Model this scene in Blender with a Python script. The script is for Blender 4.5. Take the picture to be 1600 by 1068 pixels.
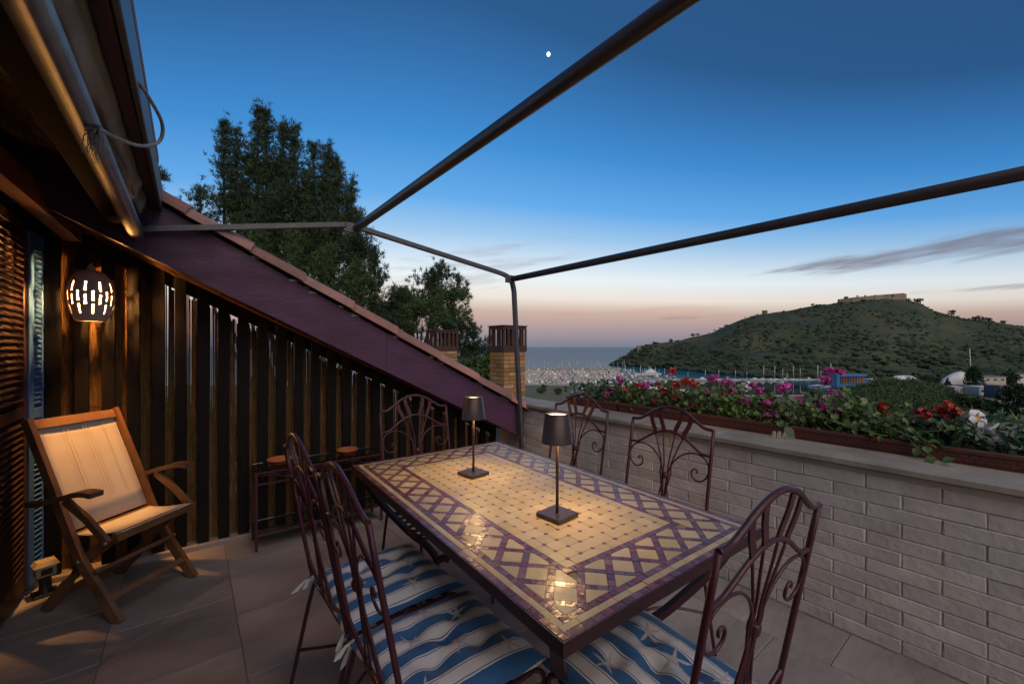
import bpy, math, random
import numpy as np
from mathutils import Vector, Matrix, noise
random.seed(7)
R = math.radians
S = bpy.context.scene
COL = S.collection
for o in list(bpy.data.objects):
    bpy.data.objects.remove(o)

# ------------------------------------------------------------------ camera
YAW = R(38)                       # viewing direction, clockwise from the terrace's long axis (+Y)
EYE = 1.38
cam = bpy.data.cameras.new('camera')
cam.sensor_width = 36.0
cam.lens = 645.0 / 1600.0 * 36.0
cam.shift_y = 6.0 / 1600.0
cam.clip_start = 0.02
cam.clip_end = 60000
camo = bpy.data.objects.new('camera', cam)
camo.location = (0, 0, EYE)
camo.rotation_euler = (R(90), 0, -YAW)
COL.objects.link(camo)
S.camera = camo

# ------------------------------------------------------------------ render settings / exposure
S.view_settings.view_transform = 'Standard'
S.view_settings.look = 'None'
S.view_settings.exposure = 0.0
S.view_settings.gamma = 1.0
S.view_settings.use_curve_mapping = False
S.render.engine = 'CYCLES'
S.cycles.use_denoising = True
S.cycles.denoiser = 'OPENIMAGEDENOISE'
S.cycles.max_bounces = 7
S.cycles.diffuse_bounces = 3
S.cycles.glossy_bounces = 4
S.cycles.transmission_bounces = 6
S.cycles.transparent_max_bounces = 8
S.cycles.caustics_reflective = False
S.cycles.caustics_refractive = False
S.cycles.sample_clamp_indirect = 3.0

# ------------------------------------------------------------------ dusk sky
SUN_AZ, SUN_EL = R(197), R(24)      # last western glow, behind and left of the camera (azimuth clockwise from +Y)
W = bpy.data.worlds.new('World'); S.world = W; W.use_nodes = True
nt = W.node_tree; N = nt.nodes; Lk = nt.links
N.clear()
def wn(t, **k):
    n = N.new(t)
    for a, b in k.items(): setattr(n, a, b)
    return n
def wm(op, a, b=None, c=None, clamp=False):
    n = N.new('ShaderNodeMath'); n.operation = op; n.use_clamp = clamp
    for i, v in enumerate((a, b, c)):
        if v is None: continue
        if isinstance(v, (int, float)): n.inputs[i].default_value = v
        else: Lk.new(v, n.inputs[i])
    return n.outputs[0]
def wmix(fac, a, b, mode='MIX'):
    n = N.new('ShaderNodeMix'); n.data_type = 'RGBA'; n.blend_type = mode
    for s, v in ((n.inputs[0], fac), (n.inputs[6], a), (n.inputs[7], b)):
        if isinstance(v, (int, float)): s.default_value = v
        elif isinstance(v, tuple): s.default_value = v + (1,)
        else: Lk.new(v, s)
    return n.outputs[2]
tc = wn('ShaderNodeTexCoord')
sep = wn('ShaderNodeSeparateXYZ'); Lk.new(tc.outputs['Generated'], sep.inputs[0])
zc = wm('MAXIMUM', sep.outputs[2], 0.0)
az = wm('ARCTAN2', sep.outputs[0], sep.outputs[1])        # clockwise from +Y
el = wm('ARCSINE', sep.outputs[2])
away = wm('MINIMUM', wm('SUBTRACT', 1.0, wm('COSINE', wm('SUBTRACT', az, R(25)))), 1.0)      # the pale arch of the twilight is lower away from the glow
zw = wm('MULTIPLY', zc, wm('MULTIPLY_ADD', away, 1.15, 1.0))
ramp = wn('ShaderNodeValToRGB'); Lk.new(zw, ramp.inputs[0])
stops = [(0.0, (.19, .205, .27)), (.025, (.30, .26, .30)), (.055, (.44, .325, .32)), (.085, (.56, .41, .35)), (.12, (.80, .72, .65)), (.17, (.77, .84, .87)),
         (.265, (.33, .55, .80)), (.335, (.125, .39, .79)), (.45, (.050, .255, .625)), (.55, (.035, .17, .44)), (.65, (.024, .10, .26)), (1.0, (.02, .075, .19))]
cr = ramp.color_ramp
while len(cr.elements) < len(stops): cr.elements.new(0.5)
for e, (p, c) in zip(cr.elements, stops): e.position = p; e.color = c + (1,)
# the glow is a little stronger towards the open sea (+Y side) and falls off smoothly all round
glow = wm('COSINE', wm('SUBTRACT', az, R(28)))
gf = wm('MULTIPLY_ADD', glow, 0.36, 0.74)
lowm = wm('SUBTRACT', 1.0, wm('MULTIPLY', zc, 1.2), clamp=True)
gf2 = wm('ADD', wm('MULTIPLY', wm('SUBTRACT', gf, 1.0), lowm), 1.0)
gcol = wn('ShaderNodeCombineXYZ')
for i in range(3): Lk.new(gf2, gcol.inputs[i])
sky = wmix(1.0, ramp.outputs[0], gcol.outputs[0], 'MULTIPLY')
# thin cloud streaks
cv = wn('ShaderNodeCombineXYZ'); Lk.new(wm('MULTIPLY_ADD', el, 3.5, wm('MULTIPLY', az, 5.0)), cv.inputs[0]); Lk.new(wm('ADD', wm('MULTIPLY', el, 46.0), wm('MULTIPLY', az, -5.0)), cv.inputs[1])
nz = wn('ShaderNodeTexNoise'); Lk.new(cv.outputs[0], nz.inputs['Vector']); nz.inputs['Scale'].default_value = 1.0; nz.inputs['Detail'].default_value = 6; nz.inputs['Roughness'].default_value = .55
def blob(a0, e0, sa, se, lo, hi, slope=0.0):
    da = wm('DIVIDE', wm('SUBTRACT', az, R(a0)), R(sa)); de = wm('DIVIDE', wm('SUBTRACT', wm('SUBTRACT', el, R(e0)), wm('MULTIPLY', wm('SUBTRACT', az, R(a0)), slope)), R(se))
    g = wm('SUBTRACT', 1.0, wm('ADD', wm('MULTIPLY', da, da), wm('MULTIPLY', de, de)), clamp=True)
    v = wm('ADD', g, wm('MULTIPLY', wm('SUBTRACT', nz.outputs[0], .5), 2.4))
    m = N.new('ShaderNodeMapRange'); m.interpolation_type = 'SMOOTHSTEP'; Lk.new(v, m.inputs[0]); m.inputs[1].default_value = lo; m.inputs[2].default_value = hi
    return m.outputs[0]
sky = wmix(wm('MULTIPLY', blob(82, 9.0, 16, 1.9, .38, 1.15, .03), .85), sky, (.20, .19, .25))
sky = wmix(wm('MULTIPLY', blob(34, 11.0, 22, 4.6, .6, 1.4, .18), .5), sky, (.36, .37, .46))
sky = wmix(wm('MULTIPLY', blob(55, 4.6, 22, 1.0, .55, 1.3), .35), sky, (.62, .36, .31))
sky = wmix(wm('MULTIPLY', blob(60, 3.6, 9, .5, .75, 1.3), .45), sky, (.27, .22, .26))
sky = wmix(wm('MULTIPLY', blob(88, 5.2, 9, .5, .7, 1.3), .5), sky, (.22, .20, .25))
nish = wn('ShaderNodeTexSky'); nish.sky_type = 'NISHITA'; nish.sun_disc = False; nish.sun_elevation = R(1.0); nish.sun_rotation = SUN_AZ; nish.altitude = 50
sky2 = wmix(0.004, sky, nish.outputs[0], 'ADD')
bg = wn('ShaderNodeBackground'); Lk.new(sky2, bg.inputs[0]); bg.inputs[1].default_value = 1.0
wo = wn('ShaderNodeOutputWorld'); Lk.new(bg.outputs[0], wo.inputs[0])

# ------------------------------------------------------------------ the last glow of the sun: very soft, weak and warm
sl = bpy.data.lights.new('sun', 'SUN'); sl.energy = 1.9; sl.angle = R(70); sl.color = (1.0, .83, .72)
so = bpy.data.objects.new('sun', sl); COL.objects.link(so)
sd = Vector((math.sin(SUN_AZ) * math.cos(SUN_EL + .25), math.cos(SUN_AZ) * math.cos(SUN_EL + .25), math.sin(SUN_EL + .25)))
so.rotation_euler = sd.to_track_quat('Z', 'Y').to_euler()

# ------------------------------------------------------------------ materials
MATS = {}
def pm(name, c1, c2=None, scale=8.0, rough=.6, bump=0.0, bscale=None, metal=0.0, coat=0.0, rnd=0.0, detail=4, stretch=None, spec=.5, trans=0.0, emit=None, es=0.0, rnoise=0.0, lohi=(.35, .68), sheen=0.0):
    m = bpy.data.materials.new(name); m.use_nodes = True; MATS[name] = m
    t = m.node_tree; n = t.nodes; l = t.links; b = n['Principled BSDF']
    b.inputs['Roughness'].default_value = rough; b.inputs['Metallic'].default_value = metal
    b.inputs['Specular IOR Level'].default_value = spec; b.inputs['Coat Weight'].default_value = coat; b.inputs['Coat Roughness'].default_value = .12
    b.inputs['Sheen Weight'].default_value = sheen
    if trans: b.inputs['Transmission Weight'].default_value = trans
    if emit: b.inputs['Emission Color'].default_value = emit + (1,); b.inputs['Emission Strength'].default_value = es
    if c2 is None and not rnd and not bump: b.inputs['Base Color'].default_value = c1 + (1,); return m
    tcn = n.new('ShaderNodeTexCoord'); mp = n.new('ShaderNodeMapping'); l.new(tcn.outputs['Object'], mp.inputs[0])
    if stretch: mp.inputs['Scale'].default_value = stretch
    oi = n.new('ShaderNodeObjectInfo')
    if rnd:
        sc = n.new('ShaderNodeVectorMath'); sc.operation = 'SCALE'; l.new(oi.outputs['Random'], sc.inputs['Scale']); sc.inputs[0].default_value = (13.7, 7.1, 19.3); l.new(sc.outputs[0], mp.inputs['Location'])
    nz = n.new('ShaderNodeTexNoise'); l.new(mp.outputs[0], nz.inputs['Vector']); nz.inputs['Scale'].default_value = scale; nz.inputs['Detail'].default_value = detail
    rp = n.new('ShaderNodeMapRange'); rp.inputs[1].default_value, rp.inputs[2].default_value = lohi; l.new(nz.outputs[0], rp.inputs[0])
    mx = n.new('ShaderNodeMix'); mx.data_type = 'RGBA'; l.new(rp.outputs[0], mx.inputs[0]); mx.inputs[6].default_value = c1 + (1,); mx.inputs[7].default_value = (c2 or c1) + (1,)
    out = mx.outputs[2]
    if rnd:
        hv = n.new('ShaderNodeHueSaturation'); l.new(out, hv.inputs['Color'])
        mr = n.new('ShaderNodeMapRange'); l.new(oi.outputs['Random'], mr.inputs[0]); mr.inputs[3].default_value = 1 - rnd; mr.inputs[4].default_value = 1 + rnd; l.new(mr.outputs[0], hv.inputs['Value'])
        m2 = n.new('ShaderNodeMath'); m2.operation = 'MULTIPLY'; l.new(oi.outputs['Random'], m2.inputs[0]); m2.inputs[1].default_value = 7.31
        m3 = n.new('ShaderNodeMath'); m3.operation = 'FRACT'; l.new(m2.outputs[0], m3.inputs[0])
        mr2 = n.new('ShaderNodeMapRange'); l.new(m3.outputs[0], mr2.inputs[0]); mr2.inputs[3].default_value = 1 - rnd * .8; mr2.inputs[4].default_value = 1 + rnd * .5; l.new(mr2.outputs[0], hv.inputs['Saturation'])
        out = hv.outputs[0]
    l.new(out, b.inputs['Base Color'])
    if rnoise:
        mr = n.new('ShaderNodeMapRange'); l.new(nz.outputs[0], mr.inputs[0]); mr.inputs[1].default_value = .3; mr.inputs[2].default_value = .7; mr.inputs[3].default_value = max(.02, rough - rnoise); mr.inputs[4].default_value = rough + rnoise; l.new(mr.outputs[0], b.inputs['Roughness'])
    if bump:
        n2 = n.new('ShaderNodeTexNoise'); l.new(mp.outputs[0], n2.inputs['Vector']); n2.inputs['Scale'].default_value = bscale or scale * 3; n2.inputs['Detail'].default_value = 5
        bp = n.new('ShaderNodeBump'); bp.inputs['Strength'].default_value = bump; bp.inputs['Distance'].default_value = .01; l.new(n2.outputs[0], bp.inputs['Height']); l.new(bp.outputs[0], b.inputs['Normal'])
    return m
M = lambda k: MATS[k]
pm('stone_floor', (.235, .205, .198), (.375, .325, .30), 1.7, .60, .45, 16, rnd=.07, detail=10, stretch=(1, 1.8, 1), rnoise=.16)
pm('grout', (.22, .195, .185), (.28, .245, .23), 20, .9)
pm('painted_brick', (.60, .56, .53), (.47, .435, .41), 5, .60, .5, 30, rnd=.10, detail=9)
pm('coping_stone', (.34, .315, .26), (.23, .21, .175), 5, .7, .3, 40, detail=8)
pm('tile_cream', (.55, .395, .175), (.60, .46, .25), 14, .40, .14, 18, rnd=.12, rnoise=.10)
pm('tile_maroon', (.235, .085, .088), (.165, .055, .062), 30, .24, .25, 26, rnd=.34, rnoise=.08)
pm('tile_grout', (.42, .31, .16), (.30, .21, .11), 40, .85)
pm('iron_maroon', (.082, .019, .027), (.058, .014, .021), 25, .38, .15, 90, rnd=.05, rnoise=.1)
pm('iron_dark', (.050, .016, .020), (.035, .012, .016), 20, .42, .1, 80)
pm('bronze_lamp', (.075, .048, .042), (.060, .040, .036), 30, .38, .06, 200, metal=.25)
pm('teak', (.24, .115, .050), (.13, .062, .030), 6, .48, .25, 30, detail=6, stretch=(1, 1, 1), rnd=.10, rnoise=.1)
pm('sling', (.66, .60, .49), (.57, .51, .41), 5, .8, .12, 300, sheen=.2)
pm('seam_thread', (.64, .56, .43), None, rough=.85)
pm('slat_black', (.006, .005, .0045), (.010, .0075, .006), 6, .55, .2, 25, rnd=.15, stretch=(6, 6, .6), spec=.22)
pm('cane', (.27, .15, .056), (.12, .068, .029), 25, .55, .2, 60, stretch=(6, 6, .5), spec=.08)
pm('wire', (.05, .045, .04), None, rough=.6)
pm('purple_paint', (.100, .036, .090), (.072, .027, .062), 3, .55, .25, 24, detail=10, rnoise=.15, stretch=(1, 1, 2.5))
pm('soffit_wood', (.16, .070, .030), (.10, .042, .020), 6, .5, .2, 30, stretch=(.6, 4, 4))
pm('verge_tile', (.42, .185, .145), (.27, .145, .12), 7, .75, .5, 30, rnd=.25, detail=7)
pm('louvre_brown', (.060, .026, .018), (.046, .020, .014), 8, .48, rnd=.1, stretch=(1, .3, 1))
pm('louvre_skylit', (.070, .20, .54), (.055, .165, .46), 8, .5, .08, 40, rnd=.06)  # blue sky light on the narrow leaf is put into its base colour
pm('wall_plaster', (.13, .060, .040), (.10, .045, .030), 6, .8, .3, 30)
pm('ceiling_wood', (.060, .032, .017), (.038, .020, .011), 5, .26, .25, 14, stretch=(5, .5, 5), rnoise=.1)
pm('matt_timber', (.020, .014, .011), (.030, .020, .015), 9, .95, .2, 30, spec=.08)
pm('beam_red', (.16, .045, .028), (.11, .032, .020), 6, .5, .2, 20)
pm('steel_tube', (.33, .345, .37), (.24, .245, .265), 12, .50, metal=.6)
pm('frame_grey', (.115, .115, .12), (.090, .088, .09), 20, .42, .05, 120, metal=.3)
pm('pole_brown', (.070, .055, .050), (.055, .043, .040), 14, .45, .06, 120, metal=.2)
pm('canvas', (.36, .34, .30), (.26, .245, .22), 7, .85, .3, 60)
pm('rope', (.42, .40, .38), (.28, .27, .26), 60, .85, .5, 200)
pm('terracotta', (.50, .165, .062), (.40, .125, .050), 12, .75, .2, 80)
pm('planter_plastic', (.145, .052, .038), (.11, .042, .032), 9, .55, .15, 60)
pm('soil', (.035, .024, .016), (.018, .012, .009), 40, .95, .6, 60)
pm('glass', (.72, .88, .86), None, rough=.03, trans=1.0)
MATS['glass'].node_tree.nodes['Principled BSDF'].inputs['IOR'].default_value = 1.45
pm('ceramic_grey', (.68, .58, .56), (.60, .51, .49), 20, .55, .15, 60)
pm('cream_plastic', (.50, .43, .28), (.40, .33, .21), 15, .5)
pm('dark_plastic', (.025, .022, .022), (.04, .035, .03), 15, .5)
pm('chim_brick', (.40, .235, .095), (.29, .150, .062), 8, .8, .4, 60, rnd=.30)
pm('chim_mortar', (.15, .105, .07), (.10, .07, .05), 20, .9)
pm('rust', (.085, .034, .022), (.050, .022, .016), 12, .7, .3, 50, detail=7)
pm('leaf_geranium', (.060, .130, .026), (.115, .185, .040), 30, .5, rnd=.25)
pm('leaf_dark', (.022, .070, .022), (.040, .095, .026), 30, .35, rnd=.2)
pm('stem_green', (.20, .25, .085), (.14, .19, .06), 40, .6)
pm('petal_magenta', (.50, .028, .27), (.62, .075, .38), 60, .55, rnd=.12)
pm('petal_red', (.46, .022, .018), (.56, .055, .035), 60, .55, rnd=.12)
pm('petal_white', (.66, .68, .73), (.74, .75, .78), 40, .5, rnd=.04)
pm('throat_yellow', (.60, .36, .04), None, rough=.6)
pm('bark', (.105, .070, .052), (.055, .038, .030), 5, .9, .8, 18, stretch=(3, 3, .7))
pm('needle_a', (.026, .050, .022), (.050, .082, .030), .5, .65, detail=3)
pm('needle_b', (.075, .125, .030), (.040, .080, .026), .6, .65, detail=3)
pm('bush_green', (.042, .085, .024), (.065, .115, .03), .9, .65, detail=3)
pm('grass_field', (.090, .105, .045), (.155, .125, .075), .022, .95, detail=9)
pm('scrub', (.026, .046, .019), (.050, .070, .029), .02, .85, detail=6)
pm('hill_cover', (.034, .054, .024), (.068, .076, .038), .010, .92, detail=9, lohi=(.42, .66))
pm('fort_stone', (.30, .235, .165), (.22, .17, .125), .06, .9, detail=6)
pm('quay', (.40, .37, .32), (.30, .275, .24), .06, .9, detail=6)
pm('boat_white', (.72, .71, .69), (.62, .61, .60), .5, .35)
pm('boat_blue', (.045, .075, .14), None, rough=.4)
pm('boat_glass', (.02, .025, .03), None, rough=.12)
pm('alu', (.60, .58, .54), None, rough=.4, metal=.3)
pm('wrap_white', (.70, .70, .70), (.56, .57, .58), .12, .6, .5, .6)
pm('shed_blue', (.035, .20, .46), (.03, .16, .38), .3, .5)
pm('shed_red', (.38, .12, .07), None, rough=.6)
pm('bldg_cream', (.48, .43, .36), (.40, .36, .30), .2, .8)
pm('bldg_white', (.58, .57, .55), (.48, .47, .46), .2, .8)
pm('roof_grey', (.20, .19, .185), (.15, .145, .14), .3, .8)
pm('window_dark', (.02, .022, .028), None, rough=.12)
pm('diffuser', (.9, .8, .6), None, rough=.5, emit=(1.0, .78, .46), es=5.0)
pm('bulb', (1, .9, .7), None, rough=.5, emit=(1.0, .62, .24), es=25.0)
pm('moon', (.9, .9, .88), None, rough=1.0, emit=(1.0, .97, .92), es=2.2)
pm('ornament_cream', (.55, .50, .36), (.22, .26, .15), 40, .6, rnd=.1, lohi=(.45, .55))
pm('hook_iron', (.06, .05, .045), None, rough=.5, metal=.6)
pm('sling_rod', (.30, .20, .10), None, rough=.6)
# water
m = bpy.data.materials.new('sea_water'); m.use_nodes = True; MATS['sea_water'] = m
t_ = m.node_tree; t_.nodes.clear()
df = t_.nodes.new('ShaderNodeBsdfDiffuse'); df.inputs[0].default_value = (.010, .075, .120, 1)
gl = t_.nodes.new('ShaderNodeBsdfGlossy'); gl.inputs['Roughness'].default_value = .16; gl.inputs[0].default_value = (.72, .88, 1, 1)
mxs = t_.nodes.new('ShaderNodeMixShader'); mxs.inputs[0].default_value = .33; om = t_.nodes.new('ShaderNodeOutputMaterial')
g = t_.nodes.new('ShaderNodeNewGeometry'); mp = t_.nodes.new('ShaderNodeMapping'); mp.inputs['Scale'].default_value = (.03, .06, .05); mp.inputs['Rotation'].default_value = (0, 0, .5)
nn = t_.nodes.new('ShaderNodeTexNoise'); nn.inputs['Scale'].default_value = 1; nn.inputs['Detail'].default_value = 4
bp = t_.nodes.new('ShaderNodeBump'); bp.inputs['Strength'].default_value = .35; bp.inputs['Distance'].default_value = 1.0
for a_, b_ in ((g.outputs['Position'], mp.inputs[0]), (mp.outputs[0], nn.inputs['Vector']), (nn.outputs[0], bp.inputs['Height']), (bp.outputs[0], gl.inputs['Normal']), (df.outputs[0], mxs.inputs[1]), (gl.outputs[0], mxs.inputs[2]), (mxs.outputs[0], om.inputs[0])): t_.links.new(a_, b_)
m = bpy.data.materials.new('harbour_water'); m.use_nodes = True; MATS['harbour_water'] = m
b = m.node_tree.nodes['Principled BSDF']; b.inputs['Base Color'].default_value = (.006, .040, .048, 1); b.inputs['Roughness'].default_value = .05; b.inputs['IOR'].default_value = 1.33
g = m.node_tree.nodes.new('ShaderNodeNewGeometry'); nn = m.node_tree.nodes.new('ShaderNodeTexNoise'); nn.inputs['Scale'].default_value = .12; nn.inputs['Detail'].default_value = 3
bp = m.node_tree.nodes.new('ShaderNodeBump'); bp.inputs['Strength'].default_value = .06; bp.inputs['Distance'].default_value = .5
for a_, b_ in ((g.outputs['Position'], nn.inputs['Vector']), (nn.outputs[0], bp.inputs['Height']), (bp.outputs[0], b.inputs['Normal'])): m.node_tree.links.new(a_, b_)
# striped cushion cloth with printed starfish (object space: x front to rear, y across)
def cushion_mat(name, stars, ph):
    m = bpy.data.materials.new(name); m.use_nodes = True; MATS[name] = m
    t = m.node_tree; n = t.nodes; l = t.links; b = n['Principled BSDF']; b.inputs['Roughness'].default_value = .85; b.inputs['Sheen Weight'].default_value = .15
    def mt(op, a, b_=None, c=None, clamp=False):
        q = n.new('ShaderNodeMath'); q.operation = op; q.use_clamp = clamp
        for i, v in enumerate((a, b_, c)):
            if v is None: continue
            if isinstance(v, (int, float)): q.inputs[i].default_value = v
            else: l.new(v, q.inputs[i])
        return q.outputs[0]
    tcn = n.new('ShaderNodeTexCoord'); sp = n.new('ShaderNodeSeparateXYZ'); l.new(tcn.outputs['Object'], sp.inputs[0])
    x, y = sp.outputs[0], sp.outputs[1]
    nz = n.new('ShaderNodeTexNoise'); l.new(tcn.outputs['Object'], nz.inputs['Vector']); nz.inputs['Scale'].default_value = 9; nz.inputs['Detail'].default_value = 6
    f = mt('FRACT', mt('ADD', mt('DIVIDE', mt('ADD', y, mt('MULTIPLY', mt('SUBTRACT', nz.outputs[0], .5), .002)), .092), ph))
    blue = mt('LESS_THAN', f, .47)
    p1 = mt('LESS_THAN', mt('ABSOLUTE', mt('SUBTRACT', f, .535)), .016); p2 = mt('LESS_THAN', mt('ABSOLUTE', mt('SUBTRACT', f, .935)), .016)
    stripe = mt('MAXIMUM', blue, mt('MAXIMUM', p1, p2))
    star = None
    for (sx, sy, rot, rad) in stars:
        dx = mt('SUBTRACT', x, sx); dy = mt('SUBTRACT', y, sy)
        r = mt('SQRT', mt('ADD', mt('MULTIPLY', dx, dx), mt('MULTIPLY', dy, dy))); th = mt('ADD', mt('ARCTAN2', dy, dx), rot)
        k = mt('POWER', mt('DIVIDE', mt('PINGPONG', mt('ADD', th, 12.566), math.pi / 5), math.pi / 5), 3.2)
        s = mt('LESS_THAN', r, mt('MULTIPLY_ADD', k, rad * .92, rad * .24))
        star = s if star is None else mt('MAXIMUM', star, s)
    def mix(f_, a, b_):
        q = n.new('ShaderNodeMix'); q.data_type = 'RGBA'
        for s_, v in ((q.inputs[0], f_), (q.inputs[6], a), (q.inputs[7], b_)):
            if isinstance(v, tuple): s_.default_value = v + (1,)
            else: l.new(v, s_)
        return q.outputs[2]
    bl = mix(nz.outputs[0], (.018, .095, .25), (.045, .165, .36)); wh = mix(nz.outputs[0], (.60, .57, .56), (.74, .72, .70))
    l.new(mix(star, mix(stripe, wh, bl), mix(nz.outputs[0], (.42, .36, .36), (.58, .53, .52))), b.inputs['Base Color'])
    n2 = n.new('ShaderNodeTexNoise'); l.new(tcn.outputs['Object'], n2.inputs['Vector']); n2.inputs['Scale'].default_value = 26; n2.inputs['Detail'].default_value = 4
    bp_ = n.new('ShaderNodeBump'); bp_.inputs['Strength'].default_value = .35; bp_.inputs['Distance'].default_value = .01; l.new(n2.outputs[0], bp_.inputs['Height']); l.new(bp_.outputs[0], b.inputs['Normal'])

# ------------------------------------------------------------------ mesh helpers
class MB:
    def __init__(s): s.v = []; s.f = []; s.sm = []
    def add(s, vs, fs, smooth=False):
        o = len(s.v); s.v += [tuple(p) for p in vs]; s.f += [tuple(i + o for i in f) for f in fs]; s.sm += [smooth] * len(fs); return s
    def box(s, x0, x1, y0, y1, z0, z1, bev=0.0):
        if bev <= 0:
            return s.add([(x0, y0, z0), (x1, y0, z0), (x1, y1, z0), (x0, y1, z0), (x0, y0, z1), (x1, y0, z1), (x1, y1, z1), (x0, y1, z1)],
                         [(3, 2, 1, 0), (4, 5, 6, 7), (0, 1, 5, 4), (1, 2, 6, 5), (2, 3, 7, 6), (3, 0, 4, 7)])
        c = ((x0 + x1) / 2, (y0 + y1) / 2, (z0 + z1) / 2); h = ((x1 - x0) / 2, (y1 - y0) / 2, (z1 - z0) / 2)
        vs = []; idx = {}
        for sx in (-1, 1):
            for sy in (-1, 1):
                for sz in (-1, 1):
                    for ax in range(3):
                        sg = (sx, sy, sz); p = [c[i] + sg[i] * (h[i] - (0 if i == ax else bev)) for i in range(3)]
                        idx[(sx, sy, sz, ax)] = len(vs); vs.append(tuple(p))
        fs = []
        for ax in range(3):
            o1, o2 = (ax + 1) % 3, (ax + 2) % 3
            for sg in (-1, 1):
                q = []
                for a, b_ in ((-1, -1), (1, -1), (1, 1), (-1, 1)):
                    k = [0, 0, 0]; k[ax] = sg; k[o1] = a; k[o2] = b_; q.append(idx[(k[0], k[1], k[2], ax)])
                fs.append(tuple(q if sg > 0 else q[::-1]))
        for ax in range(3):
            o1, o2 = (ax + 1) % 3, (ax + 2) % 3
            for a in (-1, 1):
                for b_ in (-1, 1):
                    k0 = [0, 0, 0]; k0[o1] = a; k0[o2] = b_; k1 = list(k0); k0[ax] = -1; k1[ax] = 1
                    q = [idx[tuple(k0) + (o1,)], idx[tuple(k1) + (o1,)], idx[tuple(k1) + (o2,)], idx[tuple(k0) + (o2,)]]
                    fs.append(tuple(q[::-1] if a * b_ > 0 else q))
        for sx in (-1, 1):
            for sy in (-1, 1):
                for sz in (-1, 1):
                    q = [idx[(sx, sy, sz, i)] for i in range(3)]; fs.append(tuple(q if sx * sy * sz > 0 else q[::-1]))
        return s.add(vs, fs)
    def tube(s, pts, rad, n=8, closed=False, caps=True):
        pts = [Vector(p) for p in pts]; L = len(pts)
        rr = rad if isinstance(rad, (list, tuple)) else [rad] * L
        vs = []; fs = []; up = None
        for i, p in enumerate(pts):
            a = pts[i - 1] if (i > 0 or closed) else p; c = pts[(i + 1) % L] if (i < L - 1 or closed) else p
            t = (c - a); t = t.normalized() if t.length > 1e-9 else Vector((0, 0, 1))
            if up is None: up = t.orthogonal().normalized()
            up = (up - t * up.dot(t)); up = up.normalized() if up.length > 1e-6 else t.orthogonal().normalized()
            w = t.cross(up)
            for k in range(n):
                an = 2 * math.pi * k / n; vs.append(p + (up * math.cos(an) + w * math.sin(an)) * rr[i])
        m_ = L if closed else L - 1
        for i in range(m_):
            j = (i + 1) % L
            for k in range(n): fs.append((i * n + k, i * n + (k + 1) % n, j * n + (k + 1) % n, j * n + k))
        s.add(vs, fs, True)
        if caps and not closed:
            o = len(s.v) - len(vs); s.f += [tuple(o + k for k in range(n))[::-1], tuple(o + (L - 1) * n + k for k in range(n))]; s.sm += [False, False]
        return s
    def bar(s, p0, p1, w, h, up=(0, 0, 1)):
        p0 = Vector(p0); p1 = Vector(p1); t = (p1 - p0).normalized(); u = Vector(up); u = (u - t * u.dot(t)).normalized(); a = t.cross(u)
        vs = [p + a * (sx * w / 2) + u * (sz * h / 2) for p in (p0, p1) for sx, sz in ((-1, -1), (1, -1), (1, 1), (-1, 1))]
        return s.add(vs, [(0, 1, 2, 3)[::-1], (4, 5, 6, 7), (0, 1, 5, 4), (1, 2, 6, 5), (2, 3, 7, 6), (3, 0, 4, 7)])
    def ribbon(s, pts, w, h, wdir):
        pts = [Vector(p) for p in pts]; vs = []; fs = []; L = len(pts)
        for i, p in enumerate(pts):
            t = (pts[min(i + 1, L - 1)] - pts[max(i - 1, 0)]).normalized(); wd = Vector(wdir); wd = (wd - t * wd.dot(t)).normalized(); nn_ = t.cross(wd)
            ww = w[i] if isinstance(w, (list, tuple)) else w
            for a, c in ((-1, -1), (1, -1), (1, 1), (-1, 1)): vs.append(p + wd * a * ww / 2 + nn_ * c * h / 2)
        for i in range(L - 1):
            for k in range(4): fs.append((i * 4 + k, i * 4 + (k + 1) % 4, i * 4 + 4 + (k + 1) % 4, i * 4 + 4 + k))
        fs += [(3, 2, 1, 0), tuple((L - 1) * 4 + k for k in range(4))]
        return s.add(vs, fs)
    def lathe(s, prof, n=24, c=(0, 0, 0)):
        vs = [(c[0] + r * math.cos(2 * math.pi * k / n), c[1] + r * math.sin(2 * math.pi * k / n), c[2] + z) for r, z in prof for k in range(n)]
        fs = [(i * n + k, i * n + (k + 1) % n, (i + 1) * n + (k + 1) % n, (i + 1) * n + k) for i in range(len(prof) - 1) for k in range(n)]
        return s.add(vs, fs, True)
    def prism(s, poly, z0, z1, axis='z', tilt=None):
        n = len(poly)
        f = {'z': lambda a, b, c: (a, b, c), 'y': lambda a, b, c: (a, c, b), 'x': lambda a, b, c: (c, a, b)}[axis]
        tz = tilt or (lambda a, b: 0)
        vs = [f(a, b, z0) for a, b in poly] + [f(a, b, z1 + tz(a, b)) for a, b in poly]
        fs = [tuple(range(n))[::-1], tuple(range(n, 2 * n))] + [(i, (i + 1) % n, n + (i + 1) % n, n + i) for i in range(n)]
        return s.add(vs, fs)
    def mesh(s, name):
        me = bpy.data.meshes.new(name); me.from_pydata(s.v, [], s.f)
        if any(s.sm): me.polygons.foreach_set('use_smooth', s.sm)
        me.update(); return me
def obj(name, mb, mat, parent=None, loc=None, rot=None, kind=None):
    me = mb if isinstance(mb, bpy.types.Mesh) else mb.mesh(name)
    if mat is not None and not me.materials: me.materials.append(MATS[mat] if isinstance(mat, str) else mat)
    o = bpy.data.objects.new(name, me); COL.objects.link(o)
    if parent: o.parent = parent
    if loc: o.location = loc
    if rot: o.rotation_euler = rot
    if kind: o['kind'] = kind
    return o
def tag(o, label, cat, group=None, kind=None):
    o['label'] = label; o['category'] = cat
    if group: o['group'] = group
    if kind: o['kind'] = kind
    return o
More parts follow.
